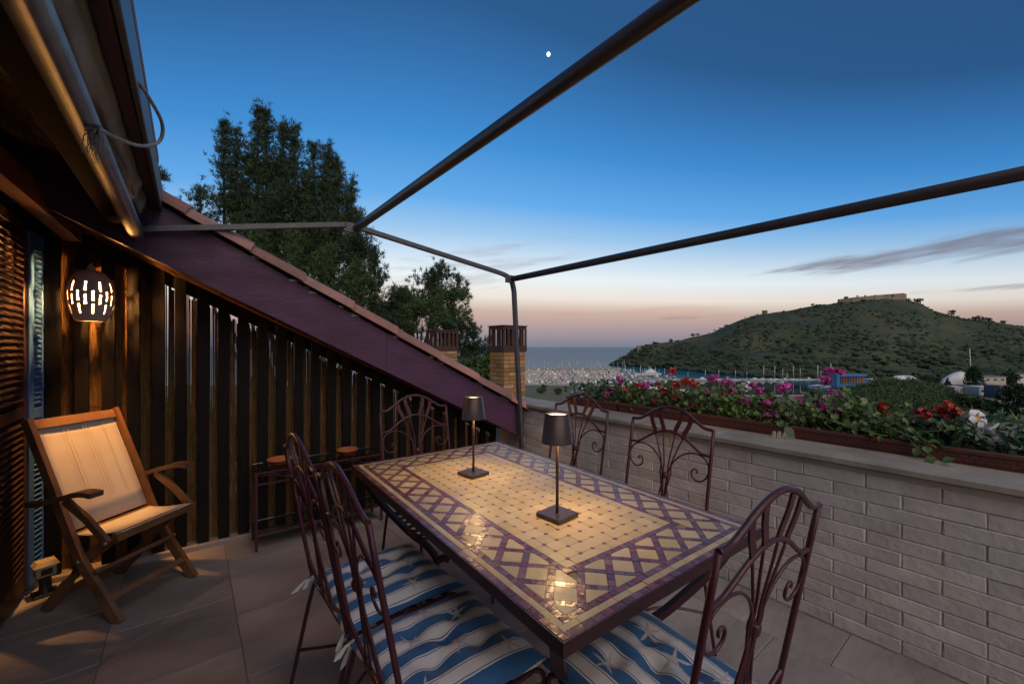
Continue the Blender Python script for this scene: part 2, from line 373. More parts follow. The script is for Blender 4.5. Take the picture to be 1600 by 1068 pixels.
def thing(name, label, cat, loc=(0, 0, 0), rz=0.0, group=None):
    o = bpy.data.objects.new(name, None); COL.objects.link(o); o.location = loc; o.rotation_euler = (0, 0, rz); o.empty_display_size = .1
    return tag(o, label, cat, group)
def struct(name, mb, mat): return obj(name, mb, mat, kind='structure')
def tri_mesh(name, V, ntri_idx=None):
    V = np.asarray(V, dtype=np.float32).reshape(-1, 3); n = len(V) // 3
    me = bpy.data.meshes.new(name); me.vertices.add(len(V)); me.vertices.foreach_set('co', V.ravel())
    me.loops.add(n * 3); me.loops.foreach_set('vertex_index', np.arange(n * 3, dtype=np.int32))
    me.polygons.add(n); me.polygons.foreach_set('loop_start', np.arange(0, n * 3, 3, dtype=np.int32)); me.update(calc_edges=True); return me
def copy_tree(o, parent=None):
    c = o.copy(); COL.objects.link(c); c.parent = parent
    for ch in o.children:
        copy_tree(ch, c)
    return c
def bez(p0, p1, p2, p3, n=10):
    p0, p1, p2, p3 = map(Vector, (p0, p1, p2, p3)); r = []
    for i in range(n + 1):
        t = i / n; a = 1 - t; r.append(p0 * a ** 3 + p1 * 3 * a * a * t + p2 * 3 * a * t * t + p3 * t ** 3)
    return r
def catmull(P, n=6):
    P = [Vector(p) for p in P]; out = []
    for i in range(len(P) - 1):
        p0 = P[max(i - 1, 0)]; p1 = P[i]; p2 = P[i + 1]; p3 = P[min(i + 2, len(P) - 1)]
        for k in range(n):
            t = k / n; out.append(.5 * ((2 * p1) + (p2 - p0) * t + (2 * p0 - 5 * p1 + 4 * p2 - p3) * t * t + (3 * p1 - p0 - 3 * p2 + p3) * t ** 3))
    out.append(P[-1]); return out
fw = Vector((math.sin(YAW), math.cos(YAW), 0)); rt = Vector((math.cos(YAW), -math.sin(YAW), 0))
def geo(lat, depth, z): p = fw * depth + rt * lat; return Vector((p.x, p.y, z))      # metres east-ish / out to sea, seen from the house

# ================================================================== TERRACE STRUCTURE
WALL_X = 2.50; FEN = R(-3.0)
# floor: stone slabs bedded in grout
fb = MB().box(-.80, 2.62, -2.4, 3.62, -.12, -.006)
floor = struct('terrace_floor', fb, 'grout')
xs = [-.78, -.31, .19, .69, 1.19, 1.69, 2.19, 2.499]
rng = random.Random(3)
for i in range(len(xs) - 1):
    y = -2.38 + (.22 if i % 2 else 0.0)
    ys = [-2.38] if i % 2 else []
    while y < 3.6: ys.append(y); y += .49
    ys.append(3.60)
    for a, b_ in zip(ys[:-1], ys[1:]):
        if b_ - a < .03: continue
        j = .0013
        obj('slab', MB().box(xs[i] + j, xs[i + 1] - j, a + j, b_ - j, -.03, rng.uniform(-.0008, .0008), .0025), 'stone_floor', floor)
# parapet: painted brick wall, stone coping in front, planter ledge behind
par = thing('parapet_wall', 'low painted brick parapet wall with grey stone coping and planters on top', 'wall', (0, 0, 0))
obj('mortar_core', MB().box(WALL_X + .006, WALL_X + .42, -2.4, 3.60, -.1, .80), 'painted_brick', par)
rng = random.Random(5)
def brick_mesh(L_, H_, seed):
    q = random.Random(seed); me = MB().box(-.0015, .02, -L_ / 2, L_ / 2, -H_ / 2, H_ / 2, .0035).mesh('brick')
    for v in me.vertices:
        v.co.x += q.uniform(-.0016, .0016); v.co.y += q.uniform(-.002, .002); v.co.z += q.uniform(-.0016, .0016)
    me.materials.append(MATS['painted_brick']); return me
bm_full = [brick_mesh(.2460, .0612, k) for k in range(6)]
bm_half = [brick_mesh(.115, .0575, k + 9) for k in range(2)]
CH = .0645
for r_ in range(13):
    z = .004 + CH * (r_ + .5)
    if z > .81: break
    y = -.62 + (.125 if r_ % 2 else 0)
    while y < 3.5:
        o = obj('brick', rng.choice(bm_full), None, par, (WALL_X + rng.uniform(-.0015, .0015), y + .125, z), (rng.uniform(-.006, .006), rng.uniform(-.006, .006), rng.uniform(-.006, .006)))
        y += .25
yy = [-2.4, -1.2, 0.02, 1.22, 2.43, 3.60]
for a, b_ in zip(yy[:-1], yy[1:]):
    obj('coping_slab', MB().box(WALL_X - .042, WALL_X + .27, a + .002, b_ - .002, .812, .842, .004), 'coping_stone', par)
obj('planter_ledge', MB().box(WALL_X + .272, WALL_X + .55, -2.4, 3.60, .70, .79, .004), 'coping_stone', par)

# fence of black slats with a cane mat behind it, under the sloping verge
def z_low(x): return 1.775 - .51 * x
def z_up(x): return 2.085 - .53 * x
fence = thing('slat_fence', 'black vertical slat fence backed by cane matting under the purple sloping beam', 'fence', (-.63, 3.585, 0), FEN)
cosF, sinF = math.cos(FEN), math.sin(FEN)
def fx(xl): return -.63 + xl * cosF            # world X of a point along the fence
for i in range(-2, 27):
    xl = i * .1175
    if fx(xl) > 2.46: break
    top = z_low(fx(xl)) + .03
    if top < .12: break
    w = .064 + random.uniform(-.003, .003)
    obj('slat', MB().box(xl - w / 2, xl + w / 2, -.022, 0, .035, top, .002), 'slat_black', fence, rot=(0, random.uniform(-.002, .002), 0))
xe = (2.47 + .63) / cosF
obj('kerb', MB().box(-.12, xe, -.05, .10, -.02, .034, .004), 'stone_floor', fence)
obj('rail', MB().add([(-.1, .001, z_low(fx(-.1)) - .055), (xe, .001, z_low(fx(xe)) - .055), (xe, .03, z_low(fx(xe)) - .055), (-.1, .03, z_low(fx(-.1)) - .055), (-.1, .001, z_low(fx(-.1)) + .04), (xe, .001, z_low(fx(xe)) + .04), (xe, .03, z_low(fx(xe)) + .04), (-.1, .03, z_low(fx(-.1)) + .04)], [(3, 2, 1, 0), (4, 5, 6, 7), (0, 1, 5, 4), (1, 2, 6, 5), (2, 3, 7, 6), (3, 0, 4, 7)]), 'slat_black', fence)
mb = MB(); x = -.3; rr = random.Random(11); r_ = .0035
while x < xe - .05:
    top = z_low(fx(x)) - (rr.uniform(.02, .06) if fx(x) < -.2 else rr.uniform(.045, .085) + .012 * math.sin(x * 9))
    if top > .1:
        dx = rr.uniform(-.0006, .0006) if (fx(x) < -.3 or rr.random() < .95) else rr.uniform(-.008, .008)
        mb.tube([(x, .046, .02), (x + dx * .4, .046 + rr.uniform(-.002, .002), top * .5), (x + dx, .046, top)], [r_ * 1.05, r_, r_ * .96], 6, caps=False)
        if fx(x) < -.15:                                  # second cane layer added behind to shut out sky light near the lantern
            mb.tube([(x + .0033, .054, .02), (x + .0033, .054, top + .03)], r_, 6, caps=False)
    r2 = rr.uniform(.0026, .0043)
    x += (r_ + r2) * .84 + (0 if (fx(x) < -.30 or rr.random() < .62) else rr.uniform(.0010, .0030)); r_ = r2
obj('cane_mat', mb, 'cane', fence, kind='stuff')
mb = MB(); z = .12
while z < 2.0:
    x1 = min(xe - .1, ((1.775 - z - .07) / .51 + .63) / cosF)
    if x1 > 0: mb.tube([(xl, .040 + .003 * math.sin(xl * 40 + z * 9), z + .004 * math.sin(xl * 7 + z * 31)) for xl in np.linspace(-.1, x1, 24)], .0011, 4, caps=False)
    z += .148
obj('binding_wire', mb, 'wire', fence, kind='stuff')
# sloping verge: purple fascia beam, soffit boards, cap tiles
verge = thing('roof_verge', 'sloping purple roof verge beam capped with terracotta tiles above the slat fence', 'roof')
YB = 2.98
def slope_prism(x0, x1, za, zb, y0, y1):
    return MB().add([(x0, y0, za(x0)), (x1, y0, za(x1)), (x1, y1, za(x1)), (x0, y1, za(x0)), (x0, y0, zb(x0)), (x1, y0, zb(x1)), (x1, y1, zb(x1)), (x0, y1, zb(x0))],
                    [(3, 2, 1, 0), (4, 5, 6, 7), (0, 1, 5, 4), (1, 2, 6, 5), (2, 3, 7, 6), (3, 0, 4, 7)])
for a, b_ in ((-.78, -.187), (-.185, 1.148), (1.150, 2.47)): obj('fascia_board', slope_prism(a, b_, z_low, z_up, YB + random.uniform(0, .001), YB + .055), 'purple_paint', verge)
for k in range(5):
    y0 = YB + .057 + k * .128
    obj('soffit_board', slope_prism(-.78, 2.46, lambda x: z_low(x) + .030 + .002 * (k % 2), lambda x: z_low(x) + .048, y0, y0 + .1255), 'soffit_wood', verge)
obj('soffit_trim', slope_prism(-.78, 2.46, lambda x: z_low(x) + .006, lambda x: z_low(x) + .0285, YB + .057, YB + .085), 'soffit_wood', verge)
obj('bed_mortar', slope_prism(-.78, 2.46, lambda x: z_up(x) - .09, lambda x: z_up(x) + .004, YB + .057, YB + .60), 'quay', verge)
tx = [-.74, -.36, .01, .307, .599, .913, 1.231, 1.596, 1.958, 2.305, 2.56]
for a, b_ in zip(tx[:-1], tx[1:]):
    mb = MB(); n = 9; L_ = b_ - a + .07; vs = []; fs = []
    for i, t in enumerate((0, 1)):
        for layer, rad in ((0, 1.0), (1, .78)):
            for k in range(n + 1):
                an = math.pi * k / n; w = (.105 + .016 * t) * rad; h = (.070 + .010 * t) * rad
                vs.append((t * L_, -w * math.cos(an), h * math.sin(an)))
    m_ = n + 1
    for k in range(n):
        fs += [(k, k + 1, 2 * m_ + k + 1, 2 * m_ + k), (m_ + k, 3 * m_ + k, 3 * m_ + k + 1, m_ + k + 1), (k, m_ + k, m_ + k + 1, k + 1), (2 * m_ + k, 2 * m_ + k + 1, 3 * m_ + k + 1, 3 * m_ + k)]
    mb.add(vs, fs, False)
    o = obj('cap_tile', mb, 'verge_tile', verge, (a - .05, YB + .062 + random.uniform(-.006, .006), z_up(a - .05) + .014), (0, math.atan(.53) - .012, random.uniform(-.015, .015)))
for x_ in tx[3:-1]:
    mb = MB(); q = random.Random(int(x_ * 1000))
    for k in range(4):
        xx = x_ + q.uniform(-.10, .05); w_ = q.uniform(.02, .05); zz = z_up(xx) + q.uniform(-.012, .012)
        mb.lathe([(0, -.012), (w_ * .7, -.008), (w_, .002), (w_ * .5, .012), (0, .014)], 7, (xx, YB + .045 - q.uniform(0, .02), zz))
    obj('mortar_patch', mb, 'quay', verge, kind='stuff')
# more verge tiles behind, covering the overhang
for row in range(1, 4):
    for a, b_ in zip(tx[:-1], tx[1:]):
        src = [c for c in ()]
        mb = MB(); L_ = b_ - a + .07
        vs = [(t * L_, -.10 * math.cos(math.pi * k / 6), .05 * math.sin(math.pi * k / 6)) for t in (0, 1) for k in range(7)]
        mb.add(vs, [(k, k + 1, 8 + k, 7 + k) for k in range(6)])
        obj('roof_tile', mb, 'verge_tile', verge, (a - .05, YB + .062 + row * .19, z_up(a - .05) - .012), (0, math.atan(.53) - .012, 0))

# house side: wall, shutters, eaves
house = thing('house_wall', 'dark reddish house wall behind the louvred shutters at the left', 'wall')
obj('plaster', MB().box(-1.1, -.79, -2.4, 4.3, 0, 2.45), 'wall_plaster', house)
def shutter(name, label, w, h, mat, loc, rz, pitch, z0=.05):
    t = thing(name, label, 'shutter', loc, rz, 'louvred shutters on the house wall')        # local x along the leaf, y out of it
    obj('stile', MB().box(0, .045, -.018, .018, z0, h, .003), mat, t); obj('stile', MB().box(w - .045, w, -.018, .018, z0, h, .003), mat, t)
    for z in (z0, h - .06, h * .48): obj('rail', MB().box(.0452, w - .0452, -.017, .017, z, z + (.06 if z != z0 else .10), .003), mat, t)
    lm = MB().box(.0455, w - .0455, -.0055, .0055, -.021, .021, .002).mesh('louvre'); lm.materials.append(MATS[mat])
    obj('backing', MB().box(.046, w - .046, .019, .023, z0, h), mat, t)  # board added behind the louvres so sky light does not show through
    z = z0 + .115
    while z < h - .075:
        if not (h * .48 - .02 < z < h * .48 + .075): obj('louvre', lm, None, t, (0, 0, z), (R(-48), 0, 0))
        z += pitch
    return t
shutter('louvred_shutter', 'brown louvred shutter leaf lit orange by the hanging lantern, at the left edge', .62, 2.06, 'louvre_brown', (-.725, 2.825, .0), R(90), .0345)
shutter('louvred_shutter', 'narrow louvred shutter leaf with blue sky light in its colour, beside the brown one, behind the folding chair', .165, 2.02, 'louvre_skylit', (-.715, 3.448, .0), R(77), .029)
shutter('louvred_shutter', 'brown louvred shutter leaf left of the orange lit one', .62, 2.06, 'louvre_brown', (-.727, 2.19, .0), R(90), .0345)
eave = thing('eaves', 'dark varnished timber eaves with a grey gutter edge above the shutters', 'eaves')
for k in range(5):
    x0 = -.79 + k * .112
    obj('board', MB().add([(x0, -2.4, 2.33 - k * .028), (x0 + .110, -2.4, 2.33 - (k + 1) * .028), (x0 + .110, 3.2, 2.33 - (k + 1) * .028), (x0, 3.2, 2.33 - k * .028), (x0, -2.4, 2.36 - k * .028), (x0 + .110, -2.4, 2.36 - (k + 1) * .028), (x0 + .110, 3.2, 2.36 - (k + 1) * .028), (x0, 3.2, 2.36 - k * .028)],
        [(3, 2, 1, 0), (4, 5, 6, 7), (0, 1, 5, 4), (1, 2, 6, 5), (2, 3, 7, 6), (3, 0, 4, 7)]), 'ceiling_wood', eave)
for y in (-.6, .55, 1.75):
    obj('cross_beam', MB().add([(-.79, y, 2.24), (-.245, y, 2.11), (-.245, y + .11, 2.11), (-.79, y + .11, 2.24), (-.79, y, 2.325), (-.245, y, 2.19), (-.245, y + .11, 2.19), (-.79, y + .11, 2.325)], [(3, 2, 1, 0), (4, 5, 6, 7), (0, 1, 5, 4), (1, 2, 6, 5), (2, 3, 7, 6), (3, 0, 4, 7)]), 'ceiling_wood', eave)
obj('edge_beam', MB().box(-.330, -.266, -2.4, 3.10, 2.00, 2.14, .004), 'matt_timber', eave)
obj('lintel', MB().bar((-.72, 2.2, 2.215), (-.52, 3.40, 2.03), .07, .115), 'beam_red', eave)
obj('gutter', MB().box(-.172, -.135, -2.4, 3.06, 2.125, 2.25, .003), 'iron_dark', eave)
obj('gutter_lip', MB().box(-.134, -.118, -2.4, 3.063, 2.12, 2.255, .003), 'frame_grey', eave)
obj('roof_edge', MB().box(-.80, -.1355, -2.4, 3.05, 2.40, 2.44, .003), 'verge_tile', eave)
awn = thing('rolled_awning', 'pale canvas awning bunched up between the steel roller tube and the gutter', 'awning')
mb = MB(); vs = []; fs = []; ny, nx = 90, 14
for j in range(ny + 1):
    y = -2.4 + 5.42 * j / ny
    for i in range(nx + 1):
        t = i / nx; x = -.262 + .092 * t
        z = 2.118 + .035 * t - .055 * math.sin(math.pi * t) + .016 * noise.noise(Vector((t * 3, y * 2.2, 1))) + .010 * noise.noise(Vector((t * 8, y * 6, 4))) + (.018 * math.sin(y * 23 + t * 3) * t if y > 2.4 else 0)
        vs.append((x, y, z))
for j in range(ny):
    for i in range(nx): a = j * (nx + 1) + i; fs.append((a, a + 1, a + nx + 2, a + nx + 1))
mb.add(vs, fs, True); obj('canvas', mb, 'canvas', awn)
obj('roller_tube', MB().tube([(-.226, -2.4, 1.985), (-.226, 2.965, 1.985)], .034, 24), 'steel_tube', awn)
obj('end_cap', MB().tube([(-.226, 2.966, 1.985), (-.226, 2.978, 1.985)], .035, 24), 'steel_tube', awn)
rope = thing('rope_loop', 'frayed grey cord looped from the gutter to the roller tube', 'rope')
obj('cord', MB().tube(catmull([(-.125, 1.60, 2.150), (-.100, 1.70, 2.150), (-.072, 1.80, 2.12), (-.080, 1.83, 2.07), (-.120, 1.76, 2.015), (-.165, 1.66, 1.985), (-.188, 1.60, 1.975), (-.196, 1.56, 1.965)], 7), .0055, 8), 'rope', rope)
mb = MB(); q = random.Random(2)
for k in range(34):
    p = Vector((-.196, 1.565, 1.968)); d = Vector((q.uniform(-.035, .022), q.uniform(-.02, .05), -q.uniform(.05, .085)))
    mb.tube([p, p + d * .5 + Vector((q.uniform(-.012, .012), q.uniform(-.01, .01), .006)), p + d + Vector((q.uniform(-.012, .012), 0, 0))], [.0018, .0012, .0007], 4, caps=False)
obj('frayed_end', mb, 'rope', rope, kind='stuff')
obj('hook', MB().tube(catmull([(-.215, 1.52, 1.952), (-.197, 1.53, 1.955), (-.190, 1.55, 1.965), (-.196, 1.565, 1.97)], 5), .003, 6), 'hook_iron', rope)

# pergola frame of the awning
YR = 2.93
per = thing('pergola_frame', 'slim grey metal awning frame with two round cross poles over the table', 'pergola')
path = [(-.20, YR, 1.995)] + [tuple(p) for p in catmull([(.78, YR, 2.196), (.87, YR, 2.208), (.96, YR, 2.200), (1.06, YR, 2.185)], 4)] + [tuple(p) for p in catmull([(2.13, YR, 2.025), (2.225, YR, 2.003), (2.285, YR, 1.96), (2.312, YR, 1.87)], 5)] + [(2.428, YR, .03)]
for dy, nm in ((-.0105, 'rail'), (.0105, 'rail')):
    mb = MB(); mb.ribbon([(p[0], p[1] + dy, p[2]) for p in path], .018, .030, (0, 1, 0)); obj(nm, mb, 'frame_grey', per)
mb = MB(); mb.ribbon(path, .012, .012, (0, 1, 0)); obj('channel', mb, 'iron_dark', per)
obj('cross_pole', MB().tube([(.905, -2.6, 2.188), (.905, 2.92, 2.188)], .0255, 20), 'pole_brown', per)
obj('cross_pole', MB().tube([(2.27, -2.6, 1.975), (2.27, 2.92, 1.975)], .0255, 20), 'pole_brown', per)
for x, z in ((.87, 2.188), (2.235, 1.975)):
    obj('bracket', MB().box(x - .035, x + .055, 2.895, 2.918, z - .035, z + .032, .003), 'frame_grey', per)
obj('foot_plate', MB().box(2.385, 2.475, YR - .05, YR + .05, .001, .008), 'frame_grey', per)

# ================================================================== MOSAIC TABLE
TW, TL, TZ = .910, 1.588, .760
TR = R(-1.8)
table = thing('mosaic_table', 'long mosaic tiled dining table with cream octagons, maroon lattice border and iron frame', 'table', (.619, .617, 0), TR)
obj('bed', MB().box(.004, TW - .004, .004, TL - .004, TZ - .022, TZ - .0042), 'tile_grout', table)
for (a, b_, c, d) in ((-.004, TW + .004, -.004, .0), (-.004, TW + .004, TL, TL + .004), (-.004, .0, .0002, TL - .0002), (TW, TW + .004, .0002, TL - .0002)):
    obj('edge_frame', MB().box(a, b_, c, d, TZ - .034, TZ - .001), 'iron_dark', table)
for k in range(4): obj('bearer', MB().box(.05, TW - .05, .2 + k * .39, .24 + k * .39, TZ - .045, TZ - .0222), 'iron_dark', table)
trng = random.Random(21)
def clip(poly, nx, ny, d):
    out = []
    for i, p in enumerate(poly):
        q = poly[(i + 1) % len(poly)]; a = p[0] * nx + p[1] * ny - d; b_ = q[0] * nx + q[1] * ny - d
        if a <= 0: out.append(p)
        if (a < 0 < b_) or (b_ < 0 < a): t = a / (a - b_); out.append((p[0] + (q[0] - p[0]) * t, p[1] + (q[1] - p[1]) * t))
    return out
def area(P): return abs(sum(P[i][0] * P[(i + 1) % len(P)][1] - P[(i + 1) % len(P)][0] * P[i][1] for i in range(len(P)))) / 2 if len(P) > 2 else 0
def rect_clip(P, x0, x1, y0, y1):
    for n_ in ((-1, 0, -x0), (1, 0, x1), (0, -1, -y0), (0, 1, y1)):
        if len(P) < 3: return []
        P = clip(P, *n_)
    return P
def tile_prism(mb, P, lift=.0):
    cx = sum(p[0] for p in P) / len(P); cy = sum(p[1] for p in P) / len(P); tx_, ty_ = trng.gauss(0, .010), trng.gauss(0, .010); h = trng.uniform(-.0005, .0006) + lift
    return mb.prism(P, TZ - .0044, TZ - .0006 + h, tilt=lambda a, b_: (a - cx) * tx_ + (b_ - cy) * ty_)
def ccw(P): return P if sum(P[i][0] * P[(i + 1) % len(P)][1] - P[(i + 1) % len(P)][0] * P[i][1] for i in range(len(P))) > 0 else P[::-1]
def place_tiles(polys, name, mat, limit=300):
    polys = [ccw(P) for P in polys if area(P) > 1.6e-5]
    polys.sort(key=lambda P: P[0][1])                       # nearest the camera first
    for P in polys[:limit]: obj(name, tile_prism(MB(), P), mat, table)
    if polys[limit:]:
        mb = MB()
        for P in polys[limit:]: tile_prism(mb, P)
        obj(name + '_remainder', mb, mat, table, kind='stuff')
def band(o, w, length):        # tiles of a rectangular ring at inset o
    res = []; g = .0007
    def run(a, b_, f):
        n = max(1, round((b_ - a) / length)); cuts = [a + (b_ - a) * k / n + (trng.uniform(-.15, .15) * length if 0 < k < n else 0) for k in range(n + 1)]
        for c0, c1 in zip(cuts[:-1], cuts[1:]): res.append(f(c0 + g, c1 - g))
    run(o, TW - o - w, lambda a, b_: [(a, o + g), (b_, o + g), (b_, o + w - g), (a, o + w - g)])
    run(o + w, TW - o, lambda a, b_: [(a, TL - o - w + g), (b_, TL - o - w + g), (b_, TL - o - g), (a, TL - o - g)])
    run(o + w, TL - o, lambda a, b_: [(o + g, a), (o + w - g, a), (o + w - g, b_), (o + g, b_)])
    run(o, TL - o - w, lambda a, b_: [(TW - o - w + g, a), (TW - o - g, a), (TW - o - g, b_), (TW - o - w + g, b_)])
    return res
place_tiles(band(.0, .021, .034), 'rim_tile', 'tile_maroon')
place_tiles(band(.021, .020, .062), 'cream_border_tile', 'tile_cream')
place_tiles(band(.041, .021, .024), 'border_tile', 'tile_maroon')
place_tiles(band(.184, .021, .024), 'inner_border_tile', 'tile_maroon')
# lattice between the two maroon bands
pp = (TW - .24) / 6.0; qq = pp / math.sqrt(2); sw = .0205
I0, I1 = .0622, .1838
def ring(P):
    P = rect_clip(P, I0, TW - I0, I0, TL - I0)
    if len(P) < 3: return []
    inn = rect_clip(P, I1, TW - I1, I1, TL - I1)
    if area(inn) < 1e-7: return P
    c = [clip(P, 1, 0, I1), clip(P, -1, 0, -(TW - I1)), clip(P, 0, 1, I1), clip(P, 0, -1, -(TL - I1))]
    return max(c, key=area)
def st(s, t): return (.12 + (s + t) / math.sqrt(2), .12 + (s - t) / math.sqrt(2) * (1.348 / 12) / pp)
dia, tri, lat = [], [], []
g = .0007
for k in range(-3, 34):
    for m_ in range(-32, 12):
        s0, t0 = k * qq, m_ * qq; h = (qq - sw) / 2
        P = ring([st(s0 - h + g, t0 - h + g), st(s0 + h - g, t0 - h + g), st(s0 + h - g, t0 + h - g), st(s0 - h + g, t0 + h - g)])
        if len(P) >= 3: (dia if area(P) > .0029 else tri).append(P)
        s1 = s0 + qq / 2; t1 = t0 + qq / 2; hw = sw / 2
        for (a, b_) in ((t0 - h, t0), (t0, t0 + h)):
            P = ring([st(s1 - hw + g, a + g), st(s1 + hw - g, a + g), st(s1 + hw - g, b_ - g), st(s1 - hw + g, b_ - g)])
            if len(P) >= 3: lat.append(P)
        for (a, b_) in ((s0 - h, s0), (s0, s0 + h)):
            P = ring([st(a + g, t1 - hw + g), st(b_ - g, t1 - hw + g), st(b_ - g, t1 + hw - g), st(a + g, t1 + hw - g)])
            if len(P) >= 3: lat.append(P)
        P = ring([st(s1 - hw + g, t1 - hw + g), st(s1 + hw - g, t1 - hw + g), st(s1 + hw - g, t1 + hw - g), st(s1 - hw + g, t1 + hw - g)])
        if len(P) >= 3: lat.append(P)
place_tiles(dia, 'diamond_tile', 'tile_cream'); place_tiles(tri, 'triangle_tile', 'tile_cream'); place_tiles(lat, 'lattice_tile', 'tile_maroon')
# octagon and dot field
F0 = .2055; pit = .05265; octs, dots = [], []
u0 = TW / 2 - 4 * pit; v0 = TL / 2 - 10.5 * pit; hd = .0080; dg = .0005
for i in range(-1, 9):
    for j in range(-1, 22):
        a, b_ = u0 + i * pit, v0 + j * pit; c, d = a + pit, b_ + pit; e = hd + .0006
        P = [(a + e, b_ + dg), (c - e, b_ + dg), (c - dg, b_ + e), (c - dg, d - e), (c - e, d - dg), (a + e, d - dg), (a + dg, d - e), (a + dg, b_ + e)]
        P = rect_clip(P, F0, TW - F0, F0, TL - F0)
        if len(P) > 2: octs.append(P)
for i in range(9):
    for j in range(22):
        a, b_ = u0 + i * pit, v0 + j * pit; dots.append([(a - hd, b_), (a, b_ - hd), (a + hd, b_), (a, b_ + hd)])
place_tiles(octs, 'octagon_tile', 'tile_cream')
mbd = MB()
for P in dots: tile_prism(mbd, P)
obj('dot_tiles', mbd, 'tile_maroon', table, kind='stuff')
# curved iron legs bowing in to a stretcher and out to the feet
cxm, cym = TW / 2, TL / 2
for sx in (0, 1):
    for sy in (0, 1):
        X0 = TW - .02 if sx else .02; Y0_ = TL - .02 if sy else .02; dx = -1 if sx else 1; dy = -1 if sy else 1
        L_ = catmull([(X0 + dx * .02, Y0_ + dy * .05, TZ - .045), (X0 + dx * .045, Y0_ + dy * .07, .645), (X0 + dx * .10, Y0_ + dy * .12, .56), (X0 + dx * .19, Y0_ + dy * .20, .445), (X0 + dx * .27, Y0_ + dy * .27, .365), (X0 + dx * .30, Y0_ + dy * .31, .29), (X0 + dx * .27, Y0_ + dy * .27, .19), (X0 + dx * .17, Y0_ + dy * .18, .07), (X0 + dx * .11, Y0_ + dy * .13, .006)], 6)
        mb = MB(); mb.ribbon(L_, .030, .022, (-dy, dx, 0)); obj('leg', mb, 'iron_dark', table)
for y in (.33, TL - .33): obj('stretcher', MB().box(.315, TW - .315, y - .013, y + .013, .29, .32, .003), 'iron_dark', table)
obj('stretcher', MB().box(cxm - .014, cxm + .014, .3435, TL - .3435, .29, .32, .003), 'iron_dark', table)

# ================================================================== TABLE LAMPS
def table_lamp(label, x, y, rz):
    t = thing('table_lamp', label, 'lamp', (x, y, TZ + .0012), rz, 'cordless lamps on the mosaic table')
    obj('base_plate', MB().box(-.055, .055, -.055, .055, 0, .014, .0015), 'bronze_lamp', t)
    obj('stem', MB().tube([(0, 0, .014), (0, 0, .325)], .0056, 12), 'bronze_lamp', t)
    sh = obj('shade', MB().lathe([(.058, .268), (.0575, .268), (.0445, .372), (.0425, .3745), (.0415, .3725), (.0405, .368), (.0548, .270), (.058, .268)], 40), 'bronze_lamp', t)
    obj('light_ring', MB().lathe([(.0404, .366), (.030, .3662), (.001, .3662)], 32), 'diffuser', sh)
    obj('diffuser', MB().lathe([(.0435, .322), (.030, .3215), (.0057, .3215)], 32), 'diffuser', sh)
    la = bpy.data.lights.new('lamp_light', 'POINT'); la.energy = 4.2; la.color = (1.0, .62, .27); la.shadow_soft_size = .022
    lo = bpy.data.objects.new('lamp_light', la); COL.objects.link(lo); lo.parent = t; lo.location = (.018, 0, .300)
    return t
table_lamp('dark bronze cordless table lamp farther from the camera on the mosaic table', 1.078, 1.682, R(8))
table_lamp('dark bronze cordless table lamp nearer the camera on the mosaic table', 1.054, 1.082, R(6))

